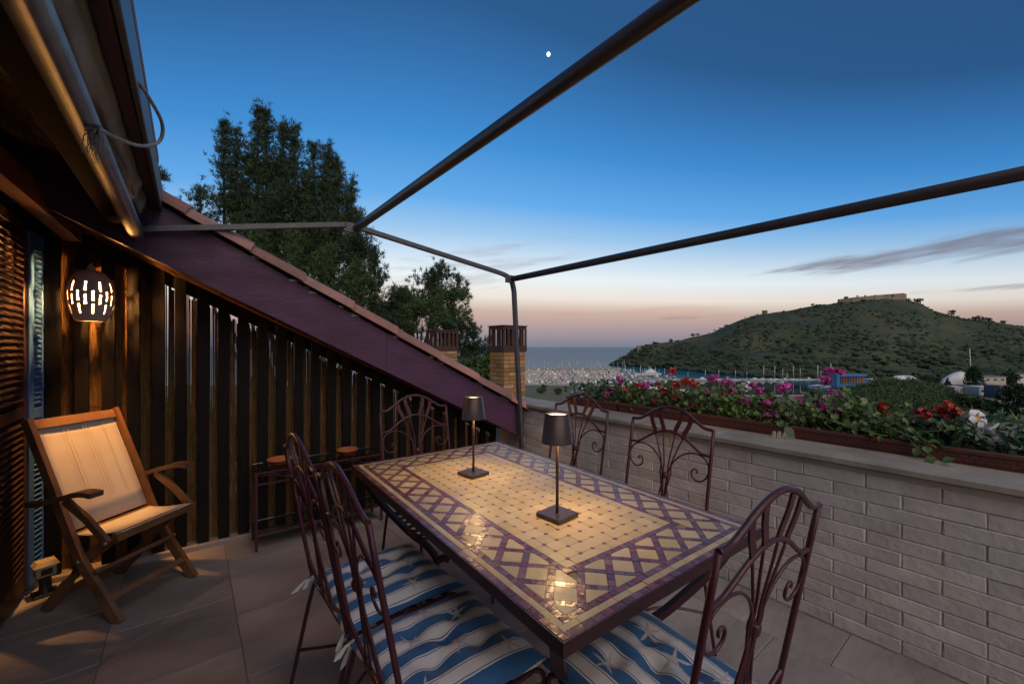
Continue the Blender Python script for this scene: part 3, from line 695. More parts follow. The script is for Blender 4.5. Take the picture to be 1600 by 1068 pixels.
# ================================================================== WROUGHT IRON CHAIRS
HW = .213
def bx(z): return -.10 * (z - .45) / .55 if z > .45 else -.095 * (1 - z / .45) ** 1.0
def B(y, z): return (bx(z), y, z)
def build_chair():
    t = thing('iron_chair', 'x', 'chair')
    for s in (-1, 1):
        obj('post', MB().tube([B(s * (HW - .004 * (1 - z)), z) for z in (1.0, .9, .8, .7, .62, .54, .48)] + [(.004, s * (HW - .004), .45), (-.018, s * HW, .36), (-.052, s * (HW + .004), .20), (-.092, s * (HW + .010), .004)], .0076, 9), 'iron_maroon', t)
        obj('leg', MB().tube(catmull([(.385, s * (HW - .02), .44), (.412, s * (HW - .012), .425), (.418, s * (HW - .010), .38), (.405, s * (HW - .012), .2), (.425, s * (HW - .002), .004)], 5), .0078, 8), 'iron_maroon', t)
    def ogee(z0, hw):
        pts = [(-hw, z0), (-hw * .80, z0 + .004), (-hw * .62, z0 + .026), (-hw * .40, z0 + .056), (-hw * .18, z0 + .074), (0, z0 + .079)]
        pts += [(-a, b_) for a, b_ in pts[-2::-1]]
        return catmull([B(a, b_) for a, b_ in pts], 5)
    obj('crest_rail', MB().tube(ogee(1.0, HW), .0077, 9), 'iron_maroon', t)
    obj('arch_rail', MB().tube(ogee(.885, HW - .002), .0062, 8), 'iron_maroon', t)
    for s in (-1, 1):
        for a, b_ in ((.27, .145), (.49, .34)):
            zt = 1.079 - .28 * a * a * .9; zt = 1.068 - (a - .2) * .105; zb = .960 - (b_ ** 2) * .18
            P = catmull([B(s * a * HW, zt), B(s * (a * .8 + b_ * .2) * HW, zt * .66 + zb * .34), B(s * b_ * HW * 1.06, zb + .02), B(s * b_ * HW, zb)], 4)
            mb = MB(); mb.ribbon(P, .020, .005, (0, 1, 0)); obj('flat_bar', mb, 'iron_maroon', t)
            P = catmull([B(s * b_ * HW, zb), B(s * b_ * HW * .78, .90), B(s * b_ * HW * .38, .82), B(s * b_ * .012 / .145, .775), B(s * b_ * .010 / .145, .745), B(s * b_ * .03, .66), B(s * b_ * .13, .575), B(s * b_ * .26, .49)], 4)
            obj('fan_rod', MB().tube(P, .0036, 6), 'iron_maroon', t)
        P = catmull([B(s * .075, .50), B(s * .040, .60), B(s * .016, .70), B(s * .015, .765), B(s * .030, .815), B(s * .062, .855), B(s * .105, .880), B(s * .150, .884), B(s * .188, .868), B(s * .206, .836), B(s * .203, .800), B(s * .182, .774), B(s * .154, .769), B(s * .132, .784), B(s * .130, .806), B(s * .143, .818), B(s * .155, .811), B(s * .152, .801)], 5)
        obj('scroll', MB().tube(P, .0040, 7), 'iron_maroon', t)
    obj('collar', MB().tube([B(0, .772), B(0, .767), B(0, .748), B(0, .743)], [.0115, .0145, .0145, .0115], 12), 'iron_maroon', t)
    obj('seat_back_rail', MB().tube(catmull([B(-HW, .555), B(-HW * .7, .515), B(-HW * .3, .49), B(0, .483), B(HW * .3, .49), B(HW * .7, .515), B(HW, .555)], 4), .0065, 8), 'iron_maroon', t)
    obj('seat_frame', MB().tube([(.006, -HW + .006, .445), (.37, -HW + .012, .445), (.395, -HW + .04, .445), (.395, HW - .04, .445), (.37, HW - .012, .445), (.006, HW - .006, .445)], .0075, 8, closed=True), 'iron_maroon', t)
    for k in range(6):
        x = .035 + k * .062; obj('seat_slat', MB().box(x, x + .024, -HW + .008, HW - .008, .4475, .4525), 'iron_maroon', t)
    P = [(.395, -HW + .014, .20)] + catmull([(.25, -.06, .215), (.17, 0, .22), (.25, .06, .215)], 4)[0:0] + []
    for s in (-1, 1):
        obj('stretcher', MB().tube(catmull([(-.050, s * HW, .20), (.06, s * (HW * .55), .222), (.18, s * .055, .225), (.30, s * (HW * .55), .222), (.405, s * (HW - .012), .20)], 5), .0058, 7), 'iron_maroon', t)
    return t
def cushion(label, loc, rz, matname, seed):
    q = random.Random(seed); n = 36; S_ = .212; vs = []; fs = []
    tufts = [(-.07, -.075), (-.07, .075), (.075, -.075), (.075, .075), (0, 0)]
    def prof(u, v):
        e = max(0.0, (1 - abs(u) ** 3.2)) ** .5 * max(0.0, (1 - abs(v) ** 3.2)) ** .5
        return e
    for side in (1, -1):
        for j in range(n + 1):
            for i in range(n + 1):
                u = i / n * 2 - 1; v = j / n * 2 - 1
                k = 1 + .05 * abs(u * v) ** 2 - .035 * (1 - abs(u)) * abs(v) ** 6 - .035 * (1 - abs(v)) * abs(u) ** 6
                x = u * S_ * k; y = v * S_ * k; e = prof(u, v)
                hgt = .048 * e if side > 0 else -.014 * e
                if side > 0:
                    for a, b_ in tufts: d2 = (x - a) ** 2 + (y - b_) ** 2; hgt -= .026 * math.exp(-d2 / .0011) * e
                    hgt += (.006 * noise.noise(Vector((x * 9 + seed, y * 9, seed))) + .0028 * noise.noise(Vector((x * 26, y * 22 + seed, 3)))) * e
                    hgt -= .007 * e * math.exp(-(y - .0 + .03 * math.sin(x * 9)) ** 2 / .0005) * (abs(x) < .17)
                vs.append((x, y, hgt))
    m_ = (n + 1) ** 2
    for j in range(n):
        for i in range(n):
            a = j * (n + 1) + i; fs.append((a, a + 1, a + n + 2, a + n + 1)); fs.append((m_ + a, m_ + a + n + 1, m_ + a + n + 2, m_ + a + 1))
    t = thing('seat_cushion', label, 'cushion', loc, rz, 'striped cushions on the iron chairs')
    o = obj('pad', MB().add(vs, fs, True), matname, t)
    for s in (-1, 1):
        for kk in range(2):
            mb = MB(); p = Vector((-.205, s * .2, .0)); d = Vector((-.035 - .04 * q.random(), s * .01 + .02 * (kk - .5), -.03 - .06 * q.random() * kk))
            mb.ribbon([p, p + d * .4 + Vector((0, 0, .012)), p + d * .75, p + d], [.012, .009, .014, .003], .003, (0, .3, 1)); obj('tie', mb, 'petal_white', t)
        obj('tie_knot', MB().lathe([(.0, -.008), (.009, -.005), (.010, .002), (.005, .008), (0, .009)], 8, (-.207, s * .2, .002)), 'petal_white', t)
    return t
chair = build_chair()
placements = [('maroon iron chair nearest the camera on the left side of the table', (.402, 1.100, 0), 0.0),
    ('maroon iron chair on the left side of the table, beside the glass side table', (.392, 1.560, 0), R(1.5)),
    ('maroon iron chair at the far end of the table, in front of the slat fence', (1.073, 2.232, 0), R(-90)),
    ('maroon iron chair on the parapet side, farther from the camera', (1.80, 1.746, 0), R(180)),
    ('maroon iron chair on the parapet side, nearer the camera and seen full face', (1.752, 1.115, 0), R(180)),
    ('large foreground iron chair at the near right end of the table, back to the camera', (.988, .446, 0), R(85.1))]
for i, (lb, lc, rz) in enumerate(placements):
    c = chair if i == 0 else copy_tree(chair)
    tag(c, lb, 'chair', 'wrought iron chairs round the table'); c.location = lc; c.rotation_euler = (0, 0, rz)
cushion_mat('cushion_cloth_a', [(.02, -.05, .3, .040), (-.09, .05, 1.2, .036), (.09, .09, 2.0, .038), (-.13, -.13, .8, .034), (.0, .14, .2, .036), (.14, -.13, 1.5, .034)], .31)
cushion_mat('cushion_cloth_b', [(-.03, .06, .9, .038), (.10, .0, 2.2, .036), (-.12, -.04, .4, .036), (.05, -.14, 1.3, .038), (.13, .14, .1, .034), (-.14, .14, .5, .034)], .62)
cushion_mat('cushion_cloth_c', [(.08, .10, .5, .042), (-.02, -.06, 1.7, .042), (.10, -.10, .2, .038), (-.10, .11, 1.1, .038), (-.13, -.12, .6, .036)], .05)
cushion('blue and white striped starfish cushion on the nearest left chair', (.605, 1.100, .468), 0.0, 'cushion_cloth_a', 3)
cushion('blue and white striped starfish cushion on the chair beside the glass side table', (.596, 1.567, .468), R(2), 'cushion_cloth_b', 8)
cushion('blue and white striped starfish cushion on the foreground chair at the near end', (1.000, .650, .468), R(85), 'cushion_cloth_c', 14)

# ================================================================== GLASS SIDE TABLE AND SAUCERS
st_ = thing('side_table', 'narrow maroon iron side table with glass shelves against the slat fence', 'side table', (.345, 3.225, 0), R(-1.0))
SL, SD, SH = .862, .232, .54
for x in (.008, SL - .008):
    for y in (.008, SD - .008): obj('leg', MB().box(x - .008, x + .008, y - .008, y + .008, .0, SH - .008, .001), 'iron_maroon', st_)
for z, w in ((SH - .0155, .0075), (SH - .092, .006), (.118, .0075)):
    for y in (.008, SD - .008): obj('rail', MB().box(.0165, SL - .0165, y - .006, y + .006, z - w, z + w), 'iron_maroon', st_)
    for x in (.008, SL - .008): obj('rail', MB().box(x - .006, x + .006, .0165, SD - .0165, z - w, z + w), 'iron_maroon', st_)
obj('glass_top', MB().box(.001, SL - .001, .001, SD - .001, SH - .0075, SH - .0005, .001), 'glass', st_)
obj('glass_shelf', MB().box(.017, SL - .017, .002, SD - .002, .126, .132, .001), 'glass', st_)
for k in range(3):
    x0 = .02 + k * .275
    for s, z0 in ((1, SH - .055), (-1, SH - .055)):
        P = catmull([(x0 + (.03 if s > 0 else .245), .008, z0 - .008 * s), (x0 + (.02 if s > 0 else .255), .008, z0 + .012 * s), (x0 + (.045 if s > 0 else .23), .008, z0 + .022 * s), (x0 + (.085 if s > 0 else .19), .008, z0 + .010 * s), (x0 + .137, .008, z0), (x0 + (.18 if s > 0 else .095), .008, z0 - .024 * s), (x0 + (.215 if s > 0 else .06), .008, z0 - .018 * s), (x0 + (.205 if s > 0 else .07), .008, z0 - .002 * s)], 5)
        obj('scroll', MB().tube(P, .0022, 5), 'iron_maroon', st_)
for lb, x, y in (('terracotta saucer on the left half of the glass side table', .506, 3.345), ('terracotta saucer on the right half of the glass side table', .968, 3.325)):
    s_ = obj('plant_saucer', MB().lathe([(.0, .0), (.052, .0), (.060, .006), (.071, .028), (.079, .029), (.080, .037), (.076, .040), (.068, .038), (.058, .012), (.05, .007), (.0, .007)], 32), 'terracotta', None, (x, y, SH + .0003))
    tag(s_, lb, 'saucer', 'terracotta saucers on the side table')

# ================================================================== FOLDING TEAK CHAIR
# local: x = forward, y = to the sitter's left; built in the chair's own side profile (t = distance behind the front feet)
fc = thing('folding_chair', 'wooden folding armchair with cream fabric sling seat beside the blue shutter', 'armchair', (-.128, 2.970, 0), math.atan2(-.717, .697))
WH = .206
def C(t, y, z): return (-t, y, z)
for s in (-1, 1):
    P = catmull([C(0.0, s * WH, 0.0), C(.10, s * WH, .130), C(.223, s * WH, .295), C(.30, s * WH, .445), C(.40, s * WH, .665), C(.556, s * WH, .995)], 4)
    mb = MB(); mb.ribbon(P, [.052] * 6 + [.047] * (len(P) - 6), .024, (1, 0, 0.55)); obj('stile', mb, 'teak', fc)
    y2 = s * (WH - .030)
    mb = MB(); mb.ribbon([C(.487, y2, 0.0), C(.35, y2, .150), C(.223, y2, .295), C(.10, y2, .385), C(.015, y2, .425)], [.048, .050, .052, .050, .044], .022, (.7, 0, .7)); obj('leg', mb, 'teak', fc)
    y3 = s * (WH + .033)
    P = catmull([C(.50, y3 - s * .004, .575), C(.40, y3, .588), C(.27, y3 + s * .004, .625), C(.15, y3 + s * .010, .655), C(.072, y3 + s * .012, .652)], 5)
    mb = MB(); mb.ribbon(P, [.030 + .030 * min(1, i / 12) for i in range(len(P))], .024, (0, 1, 0)); obj('armrest', mb, 'teak', fc)
    y4 = s * (WH + .024)
    mb = MB(); mb.ribbon([C(.285, y4, .604), C(.16, y4, .52), C(.035, y4, .405)], .036, .020, (.7, 0, .7)); obj('arm_support', mb, 'teak', fc)
    for t_, z_ in ((.223, .295), (.035, .41)): obj('bolt', MB().tube([C(t_, s * (WH + .013 + (.022 if t_ < .1 else 0)), z_), C(t_, s * (WH + .018 + (.022 if t_ < .1 else 0)), z_)], .007, 8), 'alu', fc)
obj('crest_rail', MB().bar(C(.545, -WH + .0125, .965), C(.545, WH - .0125, .965), .022, .052, (-.5, 0, .85)), 'teak', fc)
obj('seat_rail', MB().bar(C(.012, -WH - .01, .428), C(.012, WH + .01, .428), .036, .036), 'teak', fc)
obj('back_rail', MB().bar(C(.292, -WH + .0125, .405), C(.292, WH - .0125, .405), .022, .030), 'teak', fc)
obj('stretcher', MB().bar(C(.145, -WH - .005, .236), C(.145, WH + .005, .236), .040, .018, (-.6, 0, .8)), 'teak', fc)
obj('stretcher', MB().bar(C(.07, -WH + .0125, .105), C(.07, WH - .0125, .105), .022, .030, (-.6, 0, .8)), 'teak', fc)
obj('stretcher', MB().bar(C(.40, -WH + .042, .095), C(.40, WH - .042, .095), .022, .030, (.6, 0, .8)), 'teak', fc)
def sling(P, name, sag):
    mb = MB(); ny = 10; vs = []; fs = []; W_ = WH - .016
    for i, (t_, z_) in enumerate(P):
        a = i / (len(P) - 1)
        for j in range(ny + 1):
            v = j / ny * 2 - 1; d = sag * math.sin(math.pi * a) * (1 - v * v)
            vs.append(C(t_ + d * .4, v * W_, z_ - d))
    for i in range(len(P) - 1):
        for j in range(ny): q = i * (ny + 1) + j; fs.append((q, q + 1, q + ny + 2, q + ny + 1))
    o = obj(name, mb.add(vs, fs, True), 'sling', fc); md = o.modifiers.new('thickness', 'SOLIDIFY'); md.thickness = .003
    return o
sling([(.0, .449), (.05, .443), (.10, .432), (.15, .423), (.20, .418), (.25, .416), (.285, .418)], 'seat_sling', .016)
b1 = sling([(.300, .432), (.345, .53), (.39, .63), (.435, .73), (.48, .825), (.515, .90), (.5395, .955)], 'back_sling', .010)
for y in (-.075, -.06, .015, .03, .045, .115): obj('seam', MB().ribbon([C(.345 - .012, y, .535), C(.39 - .010, y, .632), C(.48 - .012, y, .826), C(.535 - .004, y, .944)], .0013, .0012, (0, 1, 0)), 'seam_thread', b1)

# ================================================================== LANTERN, FLOOR BOX
eg = thing('hanging_lantern', 'egg shaped grey ceramic lantern with glowing slits hanging by the fence', 'lantern', (-.4515, 3.40, 1.522))
nA, nZ = 60, 44; vs = []; fs = []
def egg_r(t): return .052 + .058 * math.sin(math.pi * min(1, (t * .86 + .14))) ** .8 if t < .86 else .110 * math.cos((t - .86) / .14 * 1.42) * .62 + .004
prof_e = [(.066, 0), (.078, .02), (.092, .055), (.102, .095), (.1065, .135), (.104, .175), (.095, .210), (.081, .240), (.062, .262), (.040, .274), (.020, .278)]
def eggR(z):
    for (r0, z0), (r1, z1) in zip(prof_e[:-1], prof_e[1:]):
        if z <= z1: f = (z - z0) / (z1 - z0); return r0 + (r1 - r0) * f
    return prof_e[-1][0]
for k in range(nZ + 1):
    z = .278 * k / nZ
    for a in range(nA): an = 2 * math.pi * a / nA + .16; r_ = eggR(z); vs.append((r_ * math.cos(an), r_ * math.sin(an), z))
rows = [(.040, .088, 3), (.086, .136, 0), (.106, .158, 3), (.156, .208, 0)]
for k in range(nZ):
    zc_ = .278 * (k + .5) / nZ
    for a in range(nA):
        cut = any(z0 < zc_ < z1 and (a - off) % 6 == 0 for z0, z1, off in rows)
        if not cut: fs.append((k * nA + a, k * nA + (a + 1) % nA, (k + 1) * nA + (a + 1) % nA, (k + 1) * nA + a))
eg.scale = (.96, .96, 1.07)
o = obj('ceramic_shell', MB().add(vs, fs, True), 'ceramic_grey', eg); md = o.modifiers.new('thickness', 'SOLIDIFY'); md.thickness = .006; md.offset = -1
o = obj('bulb', MB().lathe([(.0, .112), (.010, .114), (.0135, .122), (.0135, .140), (.010, .155), (.008, .160)], 16), 'bulb', eg)
obj('socket', MB().tube([(0, 0, .161), (0, 0, .255)], .014, 12), 'dark_plastic', eg)
obj('cap', MB().lathe([(.020, .278), (.018, .292), (.010, .305), (.004, .315), (.0, .316)], 12), 'ceramic_grey', eg)
obj('chain', MB().tube(catmull([(0, 0, .312), (-.02, .0, .335), (-.012, .005, .365), (.012, 0, .35), (.008, .0, .325), (-.008, .004, .345), (0, .02, .42), (0, .06, .49)], 6), .0035, 6), 'hook_iron', eg)
la = bpy.data.lights.new('bulb_light', 'POINT'); la.energy = 125.0; la.color = (1.0, .43, .105); la.shadow_soft_size = .026
lo = bpy.data.objects.new('bulb_light', la); COL.objects.link(lo); lo.parent = eg; lo.location = (0, 0, .150)
bxl = thing('floor_box', 'small cream box lantern on a dark foot standing on the floor by the blue shutter', 'lantern', (-.632, 3.41, 0), R(20))
obj('base', MB().box(-.050, .050, -.045, .045, .001, .016, .003), 'dark_plastic', bxl)
obj('column', MB().lathe([(.034, .016), (.026, .03), (.024, .09), (.032, .105)], 16), 'dark_plastic', bxl)
bo = obj('housing', MB().box(-.040, .040, -.034, .034, .105, .165, .006), 'cream_plastic', bxl)
obj('lid', MB().add([(-.050, -.044, .166), (.050, -.044, .166), (.050, .044, .166), (-.050, .044, .166), (-.036, -.030, .190), (.036, -.030, .190), (.036, .030, .190), (-.036, .030, .190)], [(3, 2, 1, 0), (4, 5, 6, 7), (0, 1, 5, 4), (1, 2, 6, 5), (2, 3, 7, 6), (3, 0, 4, 7)]), 'cream_plastic', bxl)
obj('window', MB().box(-.022, .022, -.0365, -.0345, .118, .150), 'dark_plastic', bo)

# ================================================================== PLANTERS AND FLOWERS
def planter(label, y0, y1):
    t = thing('planter_box', label, 'planter', (WALL_X + .375, (y0 + y1) / 2, .7915), 0, 'brown planter boxes on the parapet')
    h = (y1 - y0) / 2; d = .088; H_ = .120
    def ringp(dx, dy, z): return [(-dx, -dy, z), (dx, -dy, z), (dx, dy, z), (-dx, dy, z)]
    L_ = [ringp(d * .80, h - .014, 0), ringp(d * .93, h - .004, H_ - .022), ringp(d * 1.04, h, H_ - .020), ringp(d * 1.06, h + .002, H_ - .006), ringp(d * 1.02, h - .002, H_), ringp(d * .90, h - .012, H_), ringp(d * .88, h - .014, H_ - .03)]
    vs = [p for r_ in L_ for p in r_]; fs = [(3, 2, 1, 0)]
    for i in range(len(L_) - 1):
        for k in range(4): fs.append((i * 4 + k, i * 4 + (k + 1) % 4, i * 4 + 4 + (k + 1) % 4, i * 4 + 4 + k))
    obj('trough', MB().add(vs, fs), 'planter_plastic', t)
    mb = MB(); n = int((y1 - y0) / .034)
    for r_ in range(4):
        z = .022 + r_ * .021; xf = -(d * .80 + d * .13 * z / (H_ - .022)) - .0012
        for k in range(n):
            y = -h + .02 + (k + (.5 if r_ % 2 else 0)) * .034
            if y < h - .03: mb.box(xf - .0006, xf + .002, y, y + .024, z - .0065, z + .0065)
    obj('weave', mb, 'planter_plastic', t, kind='stuff')
    obj('soil', MB().add([(-d * .87, -h + .015, H_ - .02), (d * .87, -h + .015, H_ - .02), (d * .87, h - .015, H_ - .02), (-d * .87, h - .015, H_ - .02)], [(0, 1, 2, 3)]), 'soil', t)
    return t
planter('brown planter box farthest from the camera, nearest the pergola post', 2.165, 2.74)
planter('long brown planter box in the middle of the parapet, full of pink and red flowers', .985, 2.155)
planter('long brown planter box nearest the camera, with red flowers and white trumpets', -.34, .895)
PZ = .79 + .10; PX = WALL_X + .375
frng = random.Random(77)
def frame_for(nrm):
    nrm = Vector(nrm).normalized(); u = nrm.orthogonal().normalized(); a = frng.uniform(0, 6.28); v = nrm.cross(u); return u * math.cos(a) + v * math.sin(a), v * math.cos(a) - u * math.sin(a), nrm
def ger_leaf(mb, c, nrm, r):
    u, v, w = frame_for(nrm); vs = [Vector(c)]; n = 12
    for k in range(n):
        an = 2 * math.pi * k / n; rr_ = r * (1.0 if k % 2 else .86) * (.45 if k == 0 else 1) ; vs.append(Vector(c) + u * math.cos(an) * rr_ + v * math.sin(an) * rr_ + w * (r * .18 if k % 2 else r * .30))
    mb.add(vs, [(0, k + 1, (k + 1) % n + 1) for k in range(n)], True)
def oval_leaf(mb, c, nrm, L_, w_):
    u, v, w = frame_for(nrm); c = Vector(c)
    p = [c, c + u * L_ * .35 + v * w_ + w * .006, c + u * L_ * .35 - v * w_ + w * .006, c + u * L_ * .7 + v * w_ * .8 + w * .002, c + u * L_ * .7 - v * w_ * .8 + w * .002, c + u * L_ - w * .012, c + u * L_ * .35 - w * .002, c + u * L_ * .7 - w * .006]
    mb.add(p, [(0, 6, 1), (0, 2, 6), (6, 7, 3, 1), (6, 2, 4, 7), (7, 5, 3), (7, 4, 5)], True)
def flower_head(parent, c, r, mat, nm='flower_head'):
    r *= 1.2; mb = MB(); nf = int(14 + r * 430)
    for k in range(nf):
        d = Vector((frng.gauss(0, 1), frng.gauss(0, 1), frng.gauss(.35, .9))).normalized(); cc = Vector(c) + Vector((d.x * r, d.y * r, d.z * r * .9)) * frng.uniform(.45, 1.3)
        u, v, w = frame_for(d + Vector((frng.uniform(-.4, .4), frng.uniform(-.4, .4), frng.uniform(-.2, .4)))); s_ = frng.uniform(.0085, .0125)
        for q in range(5):
            an = 2 * math.pi * q / 5; e1 = u * math.cos(an) + v * math.sin(an); e2 = v * math.cos(an) - u * math.sin(an)
            mb.add([cc, cc + e1 * s_ * .45 + e2 * s_ * .36 + w * .002, cc + e1 * s_ * .92 + e2 * s_ * .46 + w * .0022, cc + e1 * s_ * 1.2 + w * .0006, cc + e1 * s_ * .92 - e2 * s_ * .46 + w * .0022, cc + e1 * s_ * .45 - e2 * s_ * .36 + w * .002], [(0, 5, 4, 3), (0, 3, 2, 1)])
    return obj(nm, mb, mat, parent)
def trumpet(parent, c, face, r):
    u, v, w = frame_for(face); c = Vector(c); fl = obj('bloom', MB().tube([c - w * .055, c - w * .03, c - w * .008], [.004, .007, .014], 8, caps=False), 'petal_white', parent)
    for q in range(5):
        an = 2 * math.pi * q / 5; P = []
        for a, rr_, hh in ((0, .010, -.010), (-.52, r * .55, .008), (.56, r * .60, .010), (-.52, r * .92, .004), (-.1, r * 1.08, -.004), (.36, r * 1.02, .0), (.62, r * .88, -.008)):
            an2 = an + a; P.append(c + (u * math.cos(an2) + v * math.sin(an2)) * rr_ + w * hh)
        obj('petal', MB().add(P, [(0, 2, 1), (1, 2, 4, 3), (2, 5, 4), (2, 6, 5)], True), 'petal_white', fl)
    obj('throat', MB().lathe([(.011, .0), (.006, -.004), (0, -.006)], 10), 'throat_yellow', fl, loc=c + w * .001, rot=w.to_track_quat('Z', 'Y').to_euler())
# every plant: name, label, centre y, half length, foliage height, leaf count, leaf material, flower colour list
heads = {'r': 'petal_red', 'm': 'petal_magenta'}
FL = [('r', 1.694, 1.184, .026), ('r', 1.673, 1.08, .036), ('r', 1.801, 1.071, .028), ('r', 1.663, 1.001, .026), ('r', 1.539, 1.109, .036), ('r', 1.60, 1.115, .026), ('r', 1.828, .955, .026), ('m', 1.392, 1.151, .027), ('m', 1.297, 1.127, .034), ('m', 1.583, .985, .026),
      ('m', 1.52, .955, .020), ('m', 1.31, 1.048, .024), ('m', 1.26, 1.07, .020), ('m', 1.392, .952, .018), ('m', 1.925, 1.066, .024), ('m', 1.141, 1.125, .013), ('m', 1.103, 1.092, .020), ('m', .95, 1.128, .030), ('m', 1.048, 1.033, .036), ('m', 1.037, .954, .030),
      ('m', .991, .964, .018), ('m', .953, .950, .020), ('m', .761, 1.038, .034), ('m', .72, 1.107, .020), ('m', .691, 1.0, .022), ('m', .758, 1.184, .020), ('m', .731, 1.235, .022), ('m', .679, 1.235, .013), ('m', 2.278, .968, .034), ('m', 2.158, 1.102, .022),
      ('r', 2.051, .968, .022), ('m', 2.026, .877, .020), ('m', 1.975, .885, .016), ('r', .508, 1.067, .018), ('r', .364, 1.052, .030), ('r', .34, 1.04, .022), ('r', .303, 1.069, .022), ('r', .285, 1.055, .020), ('r', .269, 1.10, .020), ('r', .275, 1.042, .016), ('r', .24, 1.077, .018), ('r', .495, 1.015, .014),
      ('r', 2.10, 1.02, .022), ('r', 1.98, 1.06, .024), ('m', 2.22, 1.02, .02), ('m', 1.45, 1.06, .024), ('m', 1.18, 1.02, .022), ('m', .88, 1.05, .022), ('r', 1.75, 1.03, .022)]
PL = [('geranium_plant', 'leafy geranium with one pink head at the far end of the planters', 2.36, .14, .17, 150, 'leaf_dark', ), ('geranium_plant', 'geranium with pale pink heads above the far planter', 2.16, .12, .18, 150, 'leaf_geranium'),
      ('geranium_plant', 'geranium with small red and pink heads left of the seen chair crest', 1.98, .12, .17, 150, 'leaf_geranium'), ('geranium_plant', 'tall red geranium behind the full face chair', 1.72, .14, .20, 190, 'leaf_geranium'),
      ('geranium_plant', 'red and pink geranium right of the tall red one', 1.50, .13, .18, 170, 'leaf_geranium'), ('geranium_plant', 'dense pink geranium in the middle of the planter row', 1.28, .13, .21, 190, 'leaf_geranium'),
      ('geranium_plant', 'bright magenta geranium spilling into the gap between two planters', 1.05, .13, .17, 170, 'leaf_geranium'), ('geranium_plant', 'wide bushy geranium starting the nearest planter box', .82, .13, .20, 210, 'leaf_geranium'),
      ('geranium_plant', 'magenta geranium with the highest pink heads', .66, .12, .21, 200, 'leaf_geranium'), ('geranium_plant', 'loose geranium with a few small red heads and long pale stems', .49, .13, .15, 150, 'leaf_geranium'),
      ('geranium_plant', 'red geranium left of the big white trumpet flower', .32, .11, .15, 160, 'leaf_dark')]
plants = []
for (nm, lb, yc, hy, hh, nl, lm) in PL:
    t = thing(nm, lb, 'plant', (0, 0, 0), 0, 'flowering plants in the planter boxes'); plants.append((yc, t))
    mb = MB(); sb = MB()
    for k in range(int(nl * 1.6)):
        y = yc + frng.gauss(0, hy * .62); dx = max(-.095, frng.gauss(.0, .05)); x = PX + dx
        env = hh * max(.2, 1 - ((y - yc) / (hy * 1.7)) ** 2); z = PZ + env * (frng.random() ** .9) * frng.uniform(.7, 1.25) + .005
        if abs(dx) > .09: z += .02
        nrm = Vector((dx * 6 + frng.gauss(-.3, .7), frng.gauss(0, .7), .8))
        ger_leaf(mb, (x, y, z), nrm, frng.uniform(.008, .021))
        if k % 2 == 0: sb.tube(bez((PX + dx * .3, yc + (y - yc) * .5, PZ - .01), (PX + dx * .5, yc + (y - yc) * .6, PZ + .03), (x, y, z - .03), (x, y, z), 4), .0016, 4, caps=False)
    obj('foliage', mb, lm, t, kind='stuff'); obj('stems', sb, 'stem_green', t, kind='stuff')
for (k, y, z, r_) in FL:
    yc, t = min(plants, key=lambda p: abs(p[0] - y)); x = WALL_X + .34 + frng.uniform(-.02, .03)
    f_ = flower_head(t, (x, y, z), r_ * (.78 if (k == 'r' and y < .6) else 1), heads[k])
    obj('stalk', MB().tube(bez((PX, yc * .5 + y * .5, PZ), (PX, yc * .4 + y * .6, PZ + (z - PZ) * .5), (x, y, z - .04), (x, y, z), 6), .0019, 5), 'stem_green', f_)
for (lb, yc, hy, hh, nl, blooms) in (('white trumpet flowered plant at the near end of the planters', .10, .17, .17, 150, [(.174, 1.052, (-.55, -.75, .35), .040), (.143, .993, (-.3, .4, -.6), .032), (.118, .955, (-.5, -.3, -.7), .034), (.040, .994, (-.8, .2, .3), .034)]),
                                  ('white trumpet flowered plant at the far end of the planters', 2.62, .12, .14, 110, [(2.61, .985, (-.7, -.7, .2), .036), (2.70, .948, (-.4, .2, .4), .030), (2.57, .94, (-.6, -.3, .3), .030)]),
                                  ('low white trumpet flowered plant trailing over the nearest planter rim', .40, .10, .07, 70, [(.345, .926, (-.8, -.3, .3), .034), (.43, .935, (-.5, .6, .4), .026)]),
                                  ('leafy dark green plant at the right edge of the photo', -.14, .15, .15, 120, [(-.06, 1.0, (-.8, .1, .3), .034)])):
    t = thing('trumpet_plant', lb, 'plant', (0, 0, 0), 0, 'flowering plants in the planter boxes'); mb = MB(); sb = MB()
    for k in range(nl):
        y = yc + frng.gauss(0, hy * .6); dx = max(-.09, frng.gauss(-.0, .05)); z = PZ + hh * frng.random() ** .8
        oval_leaf(mb, (PX + dx, y, z), (frng.gauss(-.35, .5), frng.gauss(0, .5), .9), frng.uniform(.038, .062), frng.uniform(.010, .016))
    for k in range(7):
        y = yc + frng.gauss(0, hy * .6); sb.tube(bez((PX, yc, PZ), (PX, y, PZ + .05), (PX - .02, y, PZ + .1), (PX + frng.uniform(-.05, .03), y + frng.uniform(-.06, .06), PZ + hh + frng.uniform(0, .06)), 6), [.0022] * 4 + [.003, .0045, .001], 5, caps=False)
    obj('foliage', mb, 'leaf_dark', t, kind='stuff'); obj('stems', sb, 'stem_green', t, kind='stuff')
    for (y, z, f, r_) in blooms: trumpet(t, (WALL_X + .325, y, z), f, r_)
tv = thing('trailing_vine', 'pale trailing stems with small leaves hanging over the nearest planter rim', 'plant'); sb = MB(); mb = MB()
